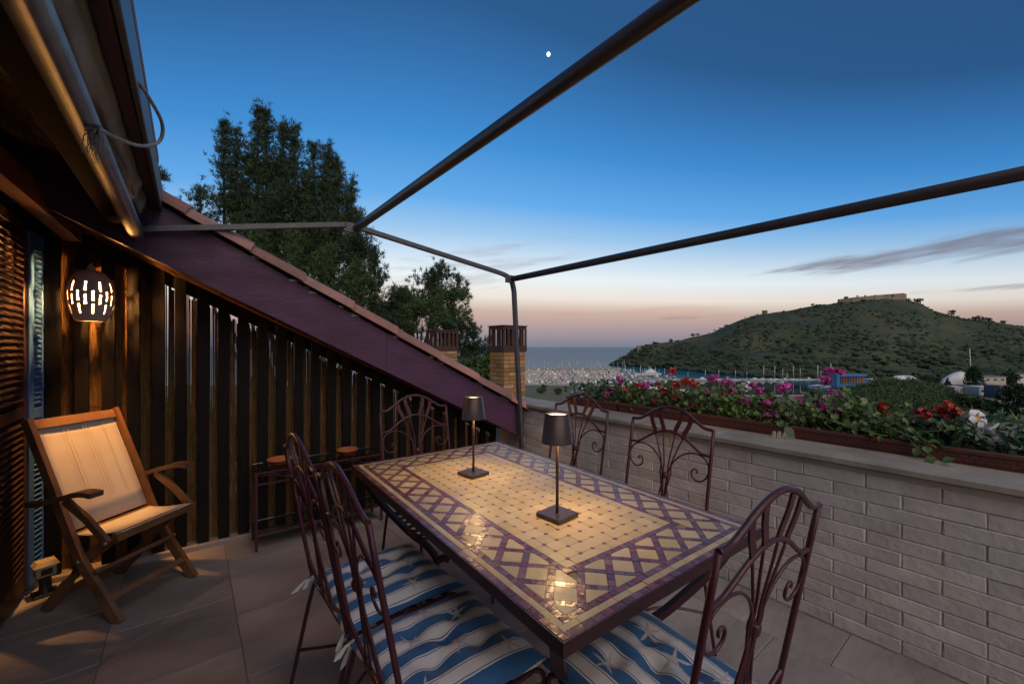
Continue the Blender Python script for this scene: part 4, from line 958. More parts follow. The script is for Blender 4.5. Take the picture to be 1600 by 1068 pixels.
for k, (a, b_) in enumerate([((.68, 1.06), (.30, .905)), ((.62, 1.0), (.36, .93)), ((.58, .97), (.42, 1.09)), ((.54, .95), (.38, 1.10)), ((.62, .93), (.24, 1.0)), ((.50, 1.05), (.34, .86)), ((.93, .98), (.80, 1.12)), ((.88, 1.0), (.62, .95)), ((1.24, .99), (1.12, .93)), ((1.30, .96), (1.16, 1.0)), ((.72, .94), (.47, .93))]):
    P = bez((WALL_X + .33, a[0], a[1]), (WALL_X + .30, a[0] - .1, a[1] - .0), (WALL_X + .27, b_[0] + .1, (a[1] + b_[1]) / 2), (WALL_X + .25, b_[0], b_[1]), 12); sb.tube(P, .0021, 5)
    for p in P[2::3]: oval_leaf(mb, p, (frng.gauss(-.4, .5), frng.gauss(0, .6), .7), frng.uniform(.025, .042), .012)
obj('stems', sb, 'stem_green', tv, kind='stuff'); obj('foliage', mb, 'leaf_geranium', tv, kind='stuff')
hang = thing('trailing_sprig', 'green sprig with three leaves hanging onto the coping below the white trumpet', 'plant')
mb = MB(); sb = MB(); P = bez((WALL_X + .27, .40, .90), (WALL_X + .24, .34, .90), (WALL_X + .20, .31, .86), (WALL_X + .16, .25, .848), 10); sb.tube(P, .002, 5)
for p in P[3::2]: oval_leaf(mb, p, (-.7, frng.gauss(0, .3), .6), .045, .019)
obj('stem', sb, 'stem_green', hang); obj('foliage', mb, 'leaf_geranium', hang, kind='stuff')
orn = thing('cream_ornament', 'small cream ornament of three pieces standing in the gap between two planters', 'ornament', (WALL_X + .215, .94, .8425))
for k, (y, h) in enumerate(((.026, .036), (0, .040), (-.026, .034))):
    obj('piece', MB().prism([(y - .010, 0), (y + .010, 0), (y + .008, h * .8), (y, h), (y - .008, h * .8)], -.005, .005, 'x'), 'ornament_cream', orn)

# ================================================================== CHIMNEYS on the lower neighbouring roof
nb = thing('neighbour_house', 'lower neighbouring house carrying the two brick chimneys', 'house', (0, 0, 0))
obj('wall', MB().box(3.3, 6.2, 4.7, 8.6, -4.5, -.30), 'bldg_cream', nb)
obj('roof', MB().add([(3.0, 4.4, -.42), (4.75, 4.4, .02), (6.5, 4.4, -.42), (3.0, 8.9, -.42), (4.75, 8.9, .02), (6.5, 8.9, -.42), (3.0, 4.4, -.5), (6.5, 4.4, -.5), (6.5, 8.9, -.5), (3.0, 8.9, -.5)], [(0, 1, 4, 3), (1, 2, 5, 4), (0, 6, 7, 2, 1), (3, 4, 5, 8, 9), (0, 3, 9, 6), (2, 7, 8, 5), (6, 9, 8, 7)]), 'verge_tile', nb)
brk = {}
def chimney(label, x, y, w, d, ztop, zcap, tilt=0):
    t = thing('brick_chimney', label, 'chimney', (x, y, 0), 0, 'brick chimneys with rusty slatted caps')
    obj('mortar', MB().box(.004, w - .004, .004, d - .004, -.40, zcap), 'chim_mortar', t)
    hb = .058; z = zcap - .066; row = 0
    def bk(L_, kx):
        k = (round(L_, 3), kx)
        if k not in brk:
            me = (MB().box(0, L_, -.0, .05, 0, hb, .003) if kx else MB().box(0, .05, 0, L_, 0, hb, .003)).mesh('brick'); me.materials.append(MATS['chim_brick']); brk[k] = me
        return brk[k]
    while z > -.30:
        for face in (0, 1):
            T = w if face == 0 else d; a = 0.0; first = .5 if (row + face) % 2 else 1.0
            cuts = [0]; c = .22 * first if first < 1 else .22
            while c < T - .05: cuts.append(c); c += .228
            cuts.append(T)
            for c0, c1 in zip(cuts[:-1], cuts[1:]):
                L_ = c1 - c0 - .009
                if face == 0: obj('brick', bk(L_, True), None, t, (c0 + .0045, -.004 + random.uniform(-.002, .002), z))
                else:
                    if c0 < .01: c0 = .012; L_ = c1 - c0 - .009
                    obj('brick', bk(L_, False), None, t, (-.004 + random.uniform(-.002, .002), c0 + .0045, z))
        z -= .0665; row += 1
    ch = ztop - zcap; e = .018
    obj('cap_band', MB().box(-e, w + e, -e, d + e, zcap, zcap + ch * .22), 'rust', t)
    obj('cap_frieze', MB().box(-e + .004, w + e - .004, -e + .004, d + e - .004, zcap + ch * .86, zcap + ch * .97), 'rust', t)
    obj('cap_plate', MB().box(-e - .012, w + e + .012, -e - .012, d + e + .012, zcap + ch * .97, ztop), 'rust', t)
    for i in range(6):
        s0 = -e + .002 + i * (w + 2 * e - .044) / 5
        for yy_ in (-e + .002, d + e - .014): obj('cap_slat', MB().box(s0, s0 + .040, yy_, yy_ + .012, zcap + ch * .22, zcap + ch * .86), 'rust', t)
    for i in range(1, 5):
        s0 = -e + .002 + i * (d + 2 * e - .044) / 5
        for xx_ in (-e + .002, w + e - .014): obj('cap_slat', MB().box(xx_, xx_ + .012, s0, s0 + .038, zcap + ch * .22, zcap + ch * .86), 'rust', t)
chimney('yellow brick chimney with rusty slatted cap right beside the pergola post', 3.985, 5.32, .455, .385, 1.715, 1.285)
chimney('yellow brick chimney with rusty slatted cap in front of the pines, farther back', 3.715, 7.10, .455, .385, 1.69, 1.285)

# ================================================================== TREES
def tufts(centers, dirs, L_, nneed, wid, rg, spread=.9):
    C_ = np.asarray(centers, dtype=np.float64); D_ = np.asarray(dirs, dtype=np.float64); n = len(C_)
    d = D_[:, None, :] + rg.normal(0, spread, (n, nneed, 3)); d /= np.linalg.norm(d, axis=2, keepdims=True)
    ln = L_ * rg.uniform(.6, 1.15, (n, nneed, 1)); side = np.cross(d, rg.normal(0, 1, (n, nneed, 3))); side /= (np.linalg.norm(side, axis=2, keepdims=True) + 1e-9)
    base = C_[:, None, :] + rg.normal(0, L_ * .18, (n, nneed, 3)); w = wid * rg.uniform(.7, 1.3, (n, nneed, 1))
    return np.stack([base + side * w, base - side * w, base + d * ln], axis=2).reshape(-1, 3)
def pine_leaders(name, label, base, leaders, mats, seed, tuft_L=.15, per=60, trunk_r=.2, wid=.0100, nneed=14):
    rg = np.random.default_rng(seed); t = thing(name, label, 'tree', base, 0, 'pines behind the roof verge')
    b0 = Vector(base); tr = MB(); groups = {m_: ([], []) for m_ in mats}
    tr.tube([(0, 0, 0), (.05, .02, 1.5), (.0, .0, 3.0)], [trunk_r, trunk_r * .8, trunk_r * .65], 10)
    for (top, spread, mk, h) in leaders:
        top = Vector(top) - b0; st0 = Vector((0, 0, 2.2 + rg.uniform(-.5, .8))); low = top - Vector((0, 0, h))
        P = bez(st0, st0 + Vector((low.x * .5, low.y * .5, .4)), low - Vector((0, 0, .3)), low, 6) + bez(low, low + Vector((0, 0, h * .3)), top - Vector((0, 0, h * .3)), top, 8)[1:]
        tr.tube(P, [trunk_r * .28 * (1 - i / len(P)) + .010 for i in range(len(P))], 6, caps=False)
        nb_ = int(per * h / 2.2)
        for k in range(nb_):
            f = rg.uniform(0, 1) ** .85; c = low + (top - low) * f; r_ = spread * (1.25 * (1 - f) ** .95 * rg.uniform(.45, 1.1) if h > 2.7 and top.z > 11 else 1.2 * (1 - f) ** .65 * rg.uniform(.5, 1.1)) + .10; an = rg.uniform(0, 2 * math.pi)
            up = .35 + .9 * f; d = Vector((math.cos(an), math.sin(an), up)).normalized(); e = c + d * r_
            if k % 3 == 0: tr.tube([c, c + d * r_ * .5 + Vector((0, 0, -.02)), e], [.018, .011, .005], 4, caps=False)
            nt_ = max(4, int(r_ * 14))
            for q in range(nt_):
                g_ = (q + 1) / nt_; p = c + d * r_ * g_ + Vector(rg.normal(0, .05 + .045 * g_, 3)); groups[mk][0].append(p[:]); groups[mk][1].append((d.x * .7, d.y * .7, d.z + .5))
    obj('trunk', tr, 'bark', t)
    for m_, (a, b_) in groups.items():
        if a: obj('crown', tri_mesh('crown', tufts(a, b_, tuft_L, nneed, wid, rg)), m_, t)
    return t
TB = (2.975, 15.44, -4.5)
tops = [((.30, 17.4, 6.60), .85, 2.6), ((.92, 17.05, 8.95), .70, 3.4), ((1.26, 16.78, 8.60), .75, 3.2), ((1.83, 16.34, 9.33), .80, 3.4), ((2.05, 16.16, 9.40), .8, 3.6), ((2.51, 15.80, 8.80), .85, 3.3), ((2.80, 15.58, 8.80), .9, 3.4), ((3.33, 15.16, 8.10), .9, 3.2), ((3.69, 14.88, 8.20), .8, 3.4), ((3.92, 14.71, 7.78), .8, 3.0), ((4.33, 14.35, 6.95), .75, 2.8), ((4.5, 14.2, 5.8), .75, 2.4)]
low = [((1.3, 16.8, 6.2), .95, 3.0), ((2.2, 16.0, 6.4), 1.1, 3.2), ((3.0, 15.4, 6.4), 1.1, 3.2), ((3.8, 14.7, 5.9), 1.0, 3.0), ((4.4, 14.1, 5.0), .95, 2.8), ((4.95, 13.9, 4.5), .8, 2.4), ((1.0, 17.0, 4.9), .9, 2.2)]
low += [((1.6, 16.5, 7.5), 1.0, 3.2), ((2.4, 15.9, 7.7), 1.0, 3.2), ((3.1, 15.3, 7.2), 1.0, 3.2), ((3.75, 14.8, 6.9), .95, 3.0), ((2.0, 16.4, 6.0), 1.2, 2.6), ((3.4, 15.4, 5.6), 1.2, 2.6)]
front = [((2.6, 14.3, 4.8), .9, 2.8), ((3.4, 13.8, 4.4), .9, 2.8), ((4.2, 13.3, 3.9), .85, 2.6), ((1.7, 15.0, 4.9), .8, 2.4)]
pine_leaders('pine_tree', 'tall dark multi-topped pine rising behind the left end of the roof verge', TB, [(a, s, 'needle_a', h) for a, s, h in tops] + [(a, s, 'needle_a', h) for a, s, h in low] + [(a, s, 'needle_b', h) for a, s, h in front], ('needle_a', 'needle_b'), 4)
def umbrella_pine(name, label, base, lobes, mats, seed, tuft_L=.21, wid=.015, dens=1.55, bar_=None):
    rg = np.random.default_rng(seed); t = thing(name, label, 'tree', base, 0, 'pines behind the roof verge'); b0 = Vector(base); tr = MB(); groups = {m_: ([], []) for m_ in mats}
    h0 = min(l_[0][2] for l_ in lobes) - base[2] - 1.0
    tr.tube([(0, 0, 0), (.15, .1, h0 * .5), (0, 0, h0)], [.24, .19, .15], 8)
    for i, (c, r_, mk) in enumerate(lobes):
        c = Vector(c) - b0; tr.tube(bez((0, 0, h0 * .8), (0, 0, h0 * 1.0), (c.x * .6, c.y * .6, c.z - r_), (c.x, c.y, c.z), 6), [.09, .08, .065, .05, .04, .028, .015], 6, caps=False)
        n = int(210 * r_ * r_ * dens)
        cl = []                                           # sub-clumps on the lobe
        for k in range(int(10 + 12 * r_)):
            d = Vector(rg.normal(0, 1, 3)); d.normalize(); d.z = d.z * .8 + .12; cl.append((c + d * r_ * rg.uniform(.55, .95), d))
        for k in range(n):
            cc, d = cl[rg.integers(len(cl))]; p = cc + Vector(rg.normal(0, r_ * .15, 3)); groups[mk][0].append(p[:]); groups[mk][1].append((d.x, d.y, d.z + .5))
    obj('trunk', tr, 'bark', t)
    for m_, (a, b_) in groups.items():
        if a: obj('crown', tri_mesh('crown', tufts(a, b_, tuft_L, 16, wid, rg)), m_, t)
def at(px_, py_, d): return tuple(geo((px_ - 800) / 645 * d, d, EYE - (py_ - 540) / 645 * d))
umbrella_pine('pine_tree', 'broad round-headed pine in the middle, above the farther chimney', at(655, 700, 20), [(at(648, 468, 20), 1.35, 'needle_a'), (at(690, 452, 20.5), 1.25, 'needle_a'), (at(705, 475, 19.5), 1.0, 'needle_b'), (at(625, 485, 19), 1.1, 'needle_a'), (at(600, 500, 19), 1.2, 'needle_b'), (at(660, 500, 18.5), 1.1, 'needle_b'), (at(622, 520, 18), .9, 'needle_a'), (at(690, 500, 20), .8, 'needle_a')], ('needle_a', 'needle_b'), 9)
umbrella_pine('pine_tree', 'small dark pine just left of the chimney by the pergola post', at(725, 690, 23), [(at(715, 510, 23), .95, 'needle_a'), (at(738, 535, 23), .95, 'needle_a'), (at(700, 540, 22.5), .9, 'needle_b'), (at(748, 560, 23), .75, 'needle_a'), (at(722, 562, 22), .9, 'needle_a')], ('needle_a', 'needle_b'), 12)
umbrella_pine('pine_tree', 'pine sprig peeping over the roof edge at the upper left', at(225, 520, 12), [(at(238, 278, 12), .38, 'needle_a'), (at(228, 310, 12), .55, 'needle_a')], ('needle_a',), 15, .2, .011, 1.6)
def bush(label, c, r_, mat, seed, n=2600, L_=.10, wid=.03, name='shrub'):
    rg = np.random.default_rng(seed); t = thing(name, label, 'shrub', tuple(c)); d = rg.normal(0, 1, (n, 3)); d /= np.linalg.norm(d, axis=1, keepdims=True); cl = rg.normal(0, 1, (26, 3)); cl /= np.linalg.norm(cl, axis=1, keepdims=True)
    ctr = cl[rg.integers(0, 26, n)] * r_ * .72 + d * r_ * .36 * rg.uniform(.4, 1, (n, 1)); ctr[:, 2] = ctr[:, 2] * .8 + r_ * .55
    obj('foliage', tri_mesh('foliage', tufts(ctr, d + np.array([0, 0, .5]), L_, 5, wid, rg)), mat, t, kind='stuff'); obj('stem', MB().tube([(0, 0, -r_ * .6), (.02, .02, r_ * .5)], [.05, .02], 6), 'bark', t)
bush('bright green shrub between the two chimneys', at(745, 605, 11), .62, 'bush_green', 31)
bush('low green shrub seen through the cane fence on the left', (.3, 6.6, -1.4), 1.5, 'bush_green', 32, 3600, .14, .04)
bush('green shrub seen through the middle of the cane fence', (2.2, 6.2, -1.6), 1.4, 'bush_green', 33, 3600, .14, .04)

# ================================================================== LAND, SEA, HILL
SEA = -45.0
def smooth(a, b_, x): t = min(1, max(0, (x - a) / (b_ - a))); return t * t * (3 - 2 * t)
def ground_h(lat, dep):
    D = math.hypot(lat, dep)
    z = -4.6 - 39.0 * smooth(10, 150, D) + .5 * noise.noise(Vector((lat * .02, dep * .02, 2))) * smooth(60, 200, D)
    if dep > 200:                                            # the harbour and the open sea
        a = lat / dep
        shore = 486 if a < .16 else (486 - (a - .16) / .36 * 112 if a < .52 else 374)
        if a > .76: shore = 374 + (a - .76) / .10 * 500
        wet = smooth(shore - 2, shore + 3, dep)
        z = z * (1 - wet) + (-52) * wet
    elif dep < -200: pass
    if D > 1400: z = -52 if dep > 0 and lat < dep * .9 else z
    return z
mb = MB(); radii = [0.0] + [4 * 1.042 ** k for k in range(192)]; radii = [r_ for r_ in radii if r_ < 9000] + [9000]
nA = 300; angs = []
for k in range(nA): angs.append(-math.pi + 2 * math.pi * k / nA)
vs = []
for r_ in radii[1:]:
    for a in angs:
        la_, de_ = r_ * math.sin(a), r_ * math.cos(a); vs.append(tuple(geo(la_, de_, ground_h(la_, de_))))
fs = []
for i in range(len(radii) - 2):
    for k in range(nA): fs.append((i * nA + k, i * nA + (k + 1) % nA, (i + 1) * nA + (k + 1) % nA, (i + 1) * nA + k))
fs.append(tuple(range(nA))[::-1])
struct('ground', mb.add(vs, fs, True), 'grass_field')
vs = [(14000 * math.sin(2 * math.pi * k / 64) , 14000 * math.cos(2 * math.pi * k / 64), SEA) for k in range(64)]
struct('sea', MB().add(vs, [tuple(range(64))[::-1]]), 'sea_water')
hb = [(-60, 489), (88, 489.5), (195, 380), (300, 377), (330, 430), (345, 560), (150, 568), (215, 805), (-80, 805)]
o = MB().add([tuple(geo(a, d_, SEA + .06)) for a, d_ in hb], [tuple(range(len(hb)))]); struct('harbour_water', o, 'harbour_water')
# hill: ridge line (bearing as tan of the angle from the view axis, height), front foot distance and ridge distance
RID = [(955, 571, 985, 990), (972, 560, 960, 1000), (996, 543, 930, 1020), (1022, 536, 890, 1030), (1057, 532, 820, 1020), (1082, 525, 760, 1010), (1110, 520, 700, 1000), (1132, 510, 660, 1000), (1158, 499, 630, 1000), (1184, 491, 610, 1005), (1217, 488, 590, 1010), (1239, 484, 580, 1020), (1267, 477.5, 575, 1030), (1310, 472, 570, 1040), (1345, 467, 570, 1045), (1412, 469, 570, 1045), (1437, 472, 565, 1040), (1460, 484, 560, 1030), (1487, 492, 560, 1020), (1520, 500, 555, 1010), (1557, 505, 550, 1000), (1600, 510, 550, 990), (1700, 519, 545, 980), (1850, 530, 540, 960), (2100, 540, 530, 940)]
def ridge(px_):
    for a, b_ in zip(RID[:-1], RID[1:]):
        if px_ <= b_[0]: f = (px_ - a[0]) / (b_[0] - a[0]); return [a[i] + (b_[i] - a[i]) * f for i in range(1, 4)]
    return RID[-1][1:]
nC, nR = 330, 84; vs = []; fs = []; hillpts = []
for c in range(nC + 1):
    px_ = 955 + (2100 - 955) * (c / nC) ** 1.25; y_, d0, d1 = ridge(px_); a = (px_ - 800) / 645; zr = EYE - (y_ - 540) / 645 * d1
    for r_ in range(nR + 1):
        t = r_ / nR
        if t <= .72: u = t / .72; dep = d0 + (d1 - d0) * u; prof_ = (.42 * u + .58 * smooth(0, 1, u) ** .9) if px_ > 1000 else u ** .8; z = SEA - .3 + (zr - SEA) * prof_
        else: u = (t - .72) / .28; dep = d1 + 420 * u; z = zr - (zr - SEA + 6) * u ** 1.2
        p = geo(a * dep, dep, z); am = smooth(0, .10, t) * (1 - smooth(.64, .72, t) * .75)
        z += am * (11 * noise.noise(Vector((p.x * .010, p.y * .010, 3))) + 4.5 * noise.noise(Vector((p.x * .03, p.y * .03, 7))) + 2.0 * noise.noise(Vector((p.x * .09, p.y * .09, 1))))
        vs.append((p.x, p.y, z))
        if .01 < t < .74: hillpts.append((p.x, p.y, z, px_, t))
for c in range(nC):
    for r_ in range(nR): a = c * (nR + 1) + r_; fs.append((a, a + 1, a + nR + 2, a + nR + 1))
struct('hill', MB().add(vs, fs, True), 'hill_cover')
# scrub and trees covering the hillside: one mass
ico = [Vector(v) for v in ((0, 0, 1), (.89, 0, .45), (.28, .85, .45), (-.72, .53, .45), (-.72, -.53, .45), (.28, -.85, .45), (.72, .53, -.3), (-.28, .85, -.3), (-.89, 0, -.3), (-.28, -.85, -.3), (.72, -.53, -.3))]
icf = [(0, 1, 2), (0, 2, 3), (0, 3, 4), (0, 4, 5), (0, 5, 1), (1, 6, 2), (2, 7, 3), (3, 8, 4), (4, 9, 5), (5, 10, 1), (6, 7, 2), (7, 8, 3), (8, 9, 4), (9, 10, 5), (10, 6, 1)]
hr = random.Random(13); mb = MB(); vsl = []; fsl = []
for k in range(24000):
    x, y, z, px_, t = hr.choice(hillpts)
    if px_ > 1750: continue
    dn = noise.noise(Vector((x * .012, y * .012, 9)))
    if dn * 1.6 + (.25 - t) * 1.0 + .5 * noise.noise(Vector((x * .04, y * .04, 2))) < hr.uniform(-.75, .35): continue
    s_ = (.8 + 3.4 * hr.random() ** 2.2) * (1.5 if t < .14 else 1) * (1.35 if t < .25 else 1.0); x += hr.uniform(-5, 5); y += hr.uniform(-5, 5); o_ = len(vsl)
    for v in ico: j = hr.uniform(.72, 1.28); vsl.append((x + v.x * s_ * j, y + v.y * s_ * j, z + .25 * s_ + v.z * s_ * .6 * j))
    fsl += [(a + o_, b_ + o_, c + o_) for a, b_, c in icf]
o = obj('hillside_scrub', mb.add(vsl, fsl), 'scrub', kind='stuff'); o['label'] = 'dark green scrub and trees covering the hill'; o['category'] = 'scrub'
# fort on the summit and a small one lower on the ridge
def fort(label, pts, h, name='fortress'):
    t = thing(name, label, 'fortress', geo(*pts[0][:2], pts[0][2])); b0 = Vector(t.location)
    for i, (p, q) in enumerate(zip(pts[:-1], pts[1:])):
        a = geo(p[0], p[1], p[2]) - b0; c = geo(q[0], q[1], q[2]) - b0; n = (c - a).cross(Vector((0, 0, 1))).normalized()
        mb = MB(); bt = 3.0
        mb.add([a - n * bt + Vector((0, 0, -14)), c - n * bt + Vector((0, 0, -14)), c + n * 4 + Vector((0, 0, -14)), a + n * 4 + Vector((0, 0, -14)), a + Vector((0, 0, p[3])), c + Vector((0, 0, q[3])), c + n * 3 + Vector((0, 0, q[3])), a + n * 3 + Vector((0, 0, p[3]))], [(3, 2, 1, 0), (4, 5, 6, 7), (0, 1, 5, 4), (1, 2, 6, 5), (2, 3, 7, 6), (3, 0, 4, 7)])
        obj('curtain_wall', mb, 'fort_stone', t)
    return t
def L(px_, d): return (px_ - 800) / 645 * d
def Z(py_, d): return EYE - (py_ - 540) / 645 * d
f1 = fort('long low stone fortress on the hill summit', [(L(1311, 1030), 1030, Z(473, 1030), 9), (L(1330, 1018), 1018, Z(471, 1018), 9), (L(1365, 1010), 1010, Z(467, 1010), 9), (L(1409, 1022), 1022, Z(468, 1022), 16), (L(1414, 1060), 1060, Z(469, 1060), 16), (L(1340, 1075), 1075, Z(469, 1075), 9), (L(1311, 1030), 1030, Z(473, 1030), 9)], 10)
b0 = Vector(f1.location)
c0 = geo(L(1322, 1035), 1035, Z(469, 1035)) - b0; obj('watch_tower', MB().lathe([(5, -6), (4.4, 7), (4.8, 7.2), (4.8, 8.6), (4.0, 8.6), (0, 10.5)], 12, tuple(c0)), 'fort_stone', f1)
for px_ in (1340, 1352, 1368, 1384, 1396): c0 = geo(L(px_, 1012), 1012, Z(468, 1012)) - b0; obj('embrasure', MB().box(c0.x - 2, c0.x + 2, c0.y - 1.5, c0.y + 2, c0.z + 7.5, c0.z + 10.2 + (px_ - 1340) * .06), 'fort_stone', f1)
f2 = fort('small ruined stone fort on the lower left ridge of the hill', [(L(1206, 1000), 1000, Z(490, 1000), 3), (L(1236, 1005), 1005, Z(488, 1005), 5), (L(1236, 1030), 1030, Z(488, 1030), 5)], 6)
c0 = geo(L(1195, 998), 998, Z(491, 998)) - Vector(f2.location); obj('watch_tower', MB().box(c0.x - 4.5, c0.x + 4.5, c0.y - 4.5, c0.y + 4.5, c0.z - 8, c0.z + 9.5), 'fort_stone', f2)
f3 = fort('tiny stone tower at the seaward end of the hill', [(L(995, 1000), 1000, Z(545, 1000), 5), (L(1001, 1000), 1000, Z(543, 1000), 6)], 5)
ridge_trees = random.Random(4)
def far_tree(label, lat, dep, zb, h, w, mat='scrub', name='tree', seed=1, group='trees on the plain by the harbour', n=420, pointy=False):
    rg = np.random.default_rng(seed); base = geo(lat, dep, zb); t = thing(name, label, 'tree', base, 0, group)
    obj('trunk', MB().tube([(0, 0, -.6), (.1, 0, h * .35), (0, 0, h * .7)], [w * .07, w * .05, w * .02], 6), 'bark', t)
    d = rg.normal(0, 1, (n, 3)); d /= np.linalg.norm(d, axis=1, keepdims=True)
    cl = rg.normal(0, 1, (16, 3)); cl /= np.linalg.norm(cl, axis=1, keepdims=True); p = cl[rg.integers(0, 16, n)] * .6 + d * .42
    ctr = p * np.array([w / 2, w / 2, h * .42]); ctr[:, 2] += h * .56
    if pointy: k = 1.15 - ctr[:, 2:3] / h; ctr[:, :2] *= np.clip(k, .1, 1.2) * 1.2
    obj('crown', tri_mesh('crown', tufts(ctr, d + np.array([0, 0, .4]), w * .11, 4, w * .045, rg)), mat, t)
for k, (px_, dy) in enumerate(((1022, 1), (1048, 2), (1083, 2), (1090, 1), (1270, 1), (1420, 2), (1432, 3), (1438, 4), (1487, 5), (1524, 5), (1534, 5), (1545, 4), (1567, 3))):
    y_, d0, d1 = ridge(px_); far_tree(('lone dark tree on the hill skyline above the sea tip', 'small round tree on the lower ridge', 'dark tree beside its twin on the lower ridge', 'right twin of two trees on the lower ridge', 'tree on the ridge left of the fortress', 'tree at the right foot of the fortress wall', 'second tree right of the fortress', 'third tree right of the fortress', 'single tree halfway down the right ridge', 'first of the tree clump on the right ridge', 'middle of the tree clump on the right ridge', 'last of the tree clump on the right ridge', 'small tree far right on the ridge')[k], L(px_, d1 - 5), d1 - 5, Z(y_, d1) - 2, 5 + dy * 1.9, 7 + dy * 1.9, seed=60 + k, group='trees on the hill skyline', n=150)

# ================================================================== HARBOUR
quay = MB()
def obox(mb, lat0, lat1, d0, d1, z0, z1, sk=0.0):
    P = [geo(lat0, d0, 0), geo(lat1, d0 + sk, 0), geo(lat1, d1 + sk, 0), geo(lat0, d1, 0)]
    return mb.add([(p.x, p.y, z0) for p in P] + [(p.x, p.y, z1) for p in P], [(3, 2, 1, 0), (4, 5, 6, 7), (0, 1, 5, 4), (1, 2, 6, 5), (2, 3, 7, 6), (3, 0, 4, 7)])
struct('quay', obox(MB(), -60, 88, 478, 488, -52, -43.2), 'quay'); struct('quay', obox(MB(), 88.2, 195, 484, 489, -52, -43.2, -110), 'quay'); struct('quay', obox(MB(), 195.2, 300, 370, 376, -52, -43.2), 'quay')
struct('breakwater', obox(MB(), -80, 215, 806, 818, -52, -42.6, 8), 'quay')
struct('quay', obox(MB(), 150, 420, 560, 572, -52, -43.4, -8), 'quay')
rows = [505, 535, 566, 600, 640, 684, 734, 782]
for i, d in enumerate(rows): struct('pontoon', obox(MB(), d * .03, d * (.40 if d < 620 else .30), d - 1.2, d + 1.2, -45.6, -44.3), 'quay')
def hull_mesh(L_, B_, H_, name='hull'):
    mb = MB(); n = 9; vs = []; fs = []
    for i in range(n):
        t = i / (n - 1); x = -L_ / 2 + L_ * t; w = B_ / 2 * (1 - max(0, (t - .45) / .55) ** 2.2) * (.82 + .18 * min(1, t * 3)); sh = H_ * (1 + .25 * t * t)
        if i == n - 1: w = .02
        vs += [(x, -w, sh), (x, -w * .85, H_ * .25), (x, 0, -.45), (x, w * .85, H_ * .25), (x, w, sh)]
    for i in range(n - 1):
        for k in range(4): fs.append((i * 5 + k, i * 5 + 5 + k, i * 5 + 6 + k, i * 5 + k + 1))
        fs.append((i * 5, i * 5 + 4, i * 5 + 9, i * 5 + 5))
    fs.append((0, 1, 2, 3, 4)); return mb.add(vs, fs)
def cab(mb, x0, x1, w, z0, z1, rk=.4): return mb.add([(x0, -w, z0), (x1, -w * .8, z0), (x1, w * .8, z0), (x0, w, z0), (x0 + rk * .3, -w * .85, z1), (x1 - rk, -w * .6, z1), (x1 - rk, w * .6, z1), (x0 + rk * .3, w * .85, z1)], [(3, 2, 1, 0), (4, 5, 6, 7), (0, 1, 5, 4), (1, 2, 6, 5), (2, 3, 7, 6), (3, 0, 4, 7)])
def mk(mb, name, mat): me = mb.mesh(name); me.materials.append(MATS[mat]); return me
SB = []
for (L_, mh) in ((11, 15.5), (13, 18), (9.5, 13)):
    SB.append([('hull', mk(hull_mesh(L_, L_ * .29, 1.15), 'hull', 'boat_white')), ('cabin', mk(cab(MB(), -L_ * .15, L_ * .22, L_ * .095, 1.1, 1.75, 1.0), 'cabin', 'boat_white')), ('mast', mk(MB().tube([(L_ * .08, 0, 1.2), (L_ * .08, 0, mh)], .26, 5), 'mast', 'alu')), ('boom', mk(MB().tube([(L_ * .08, 0, 2.4), (-L_ * .36, 0, 2.5)], .24, 5), 'boom', 'boat_blue'))])
MBt = []
for L_ in (9, 12, 15):
    MBt.append([('hull', mk(hull_mesh(L_, L_ * .31, 1.45), 'hull', 'boat_white')), ('cabin', mk(cab(MB(), -L_ * .22, L_ * .20, L_ * .12, 1.45, 2.9, 1.6), 'cabin', 'boat_white')), ('windscreen', mk(cab(MB(), -L_ * .20, L_ * .215, L_ * .122, 1.95, 2.45, 1.2), 'windscreen', 'boat_glass')), ('flybridge', mk(cab(MB(), -L_ * .16, L_ * .04, L_ * .10, 2.92, 3.7, .8), 'flybridge', 'boat_white'))])
def boat(parts, name, label, cat, lat, dep, head, group, sc=1.0):
    t = thing(name, label, cat, geo(lat, dep, SEA), head, group); t.scale = (sc,) * 3
    for nm, me in parts: obj(nm, me, None, t)
    return t
br = random.Random(17)
for i, d in enumerate(rows):
    lat = d * .038 + br.uniform(0, 4); lim = d * (.39 if d < 620 else .29)
    while lat < lim:
        sail = br.random() < .64; side = br.choice((-1, 1)); head = math.pi / 2 - YAW + (math.pi if side < 0 else 0) + br.uniform(-.05, .05)
        lab = 'white %s in the %s mooring row of the marina' % ('sailboat with bare mast' if sail else 'motorboat', ('nearest', 'second nearest', 'third', 'fourth', 'fifth', 'sixth', 'second farthest', 'farthest')[i])
        boat(br.choice(SB if sail else MBt), 'sailboat' if sail else 'motorboat', lab, 'sailboat' if sail else 'motorboat', lat, d + side * 8.5, head, ('sailboats moored in the marina', 'motorboats moored in the marina')[0 if sail else 1], br.uniform(.8, 1.12))
        lat += br.uniform(5.2, 9.0) * (1.0 if d < 620 else 1.35)
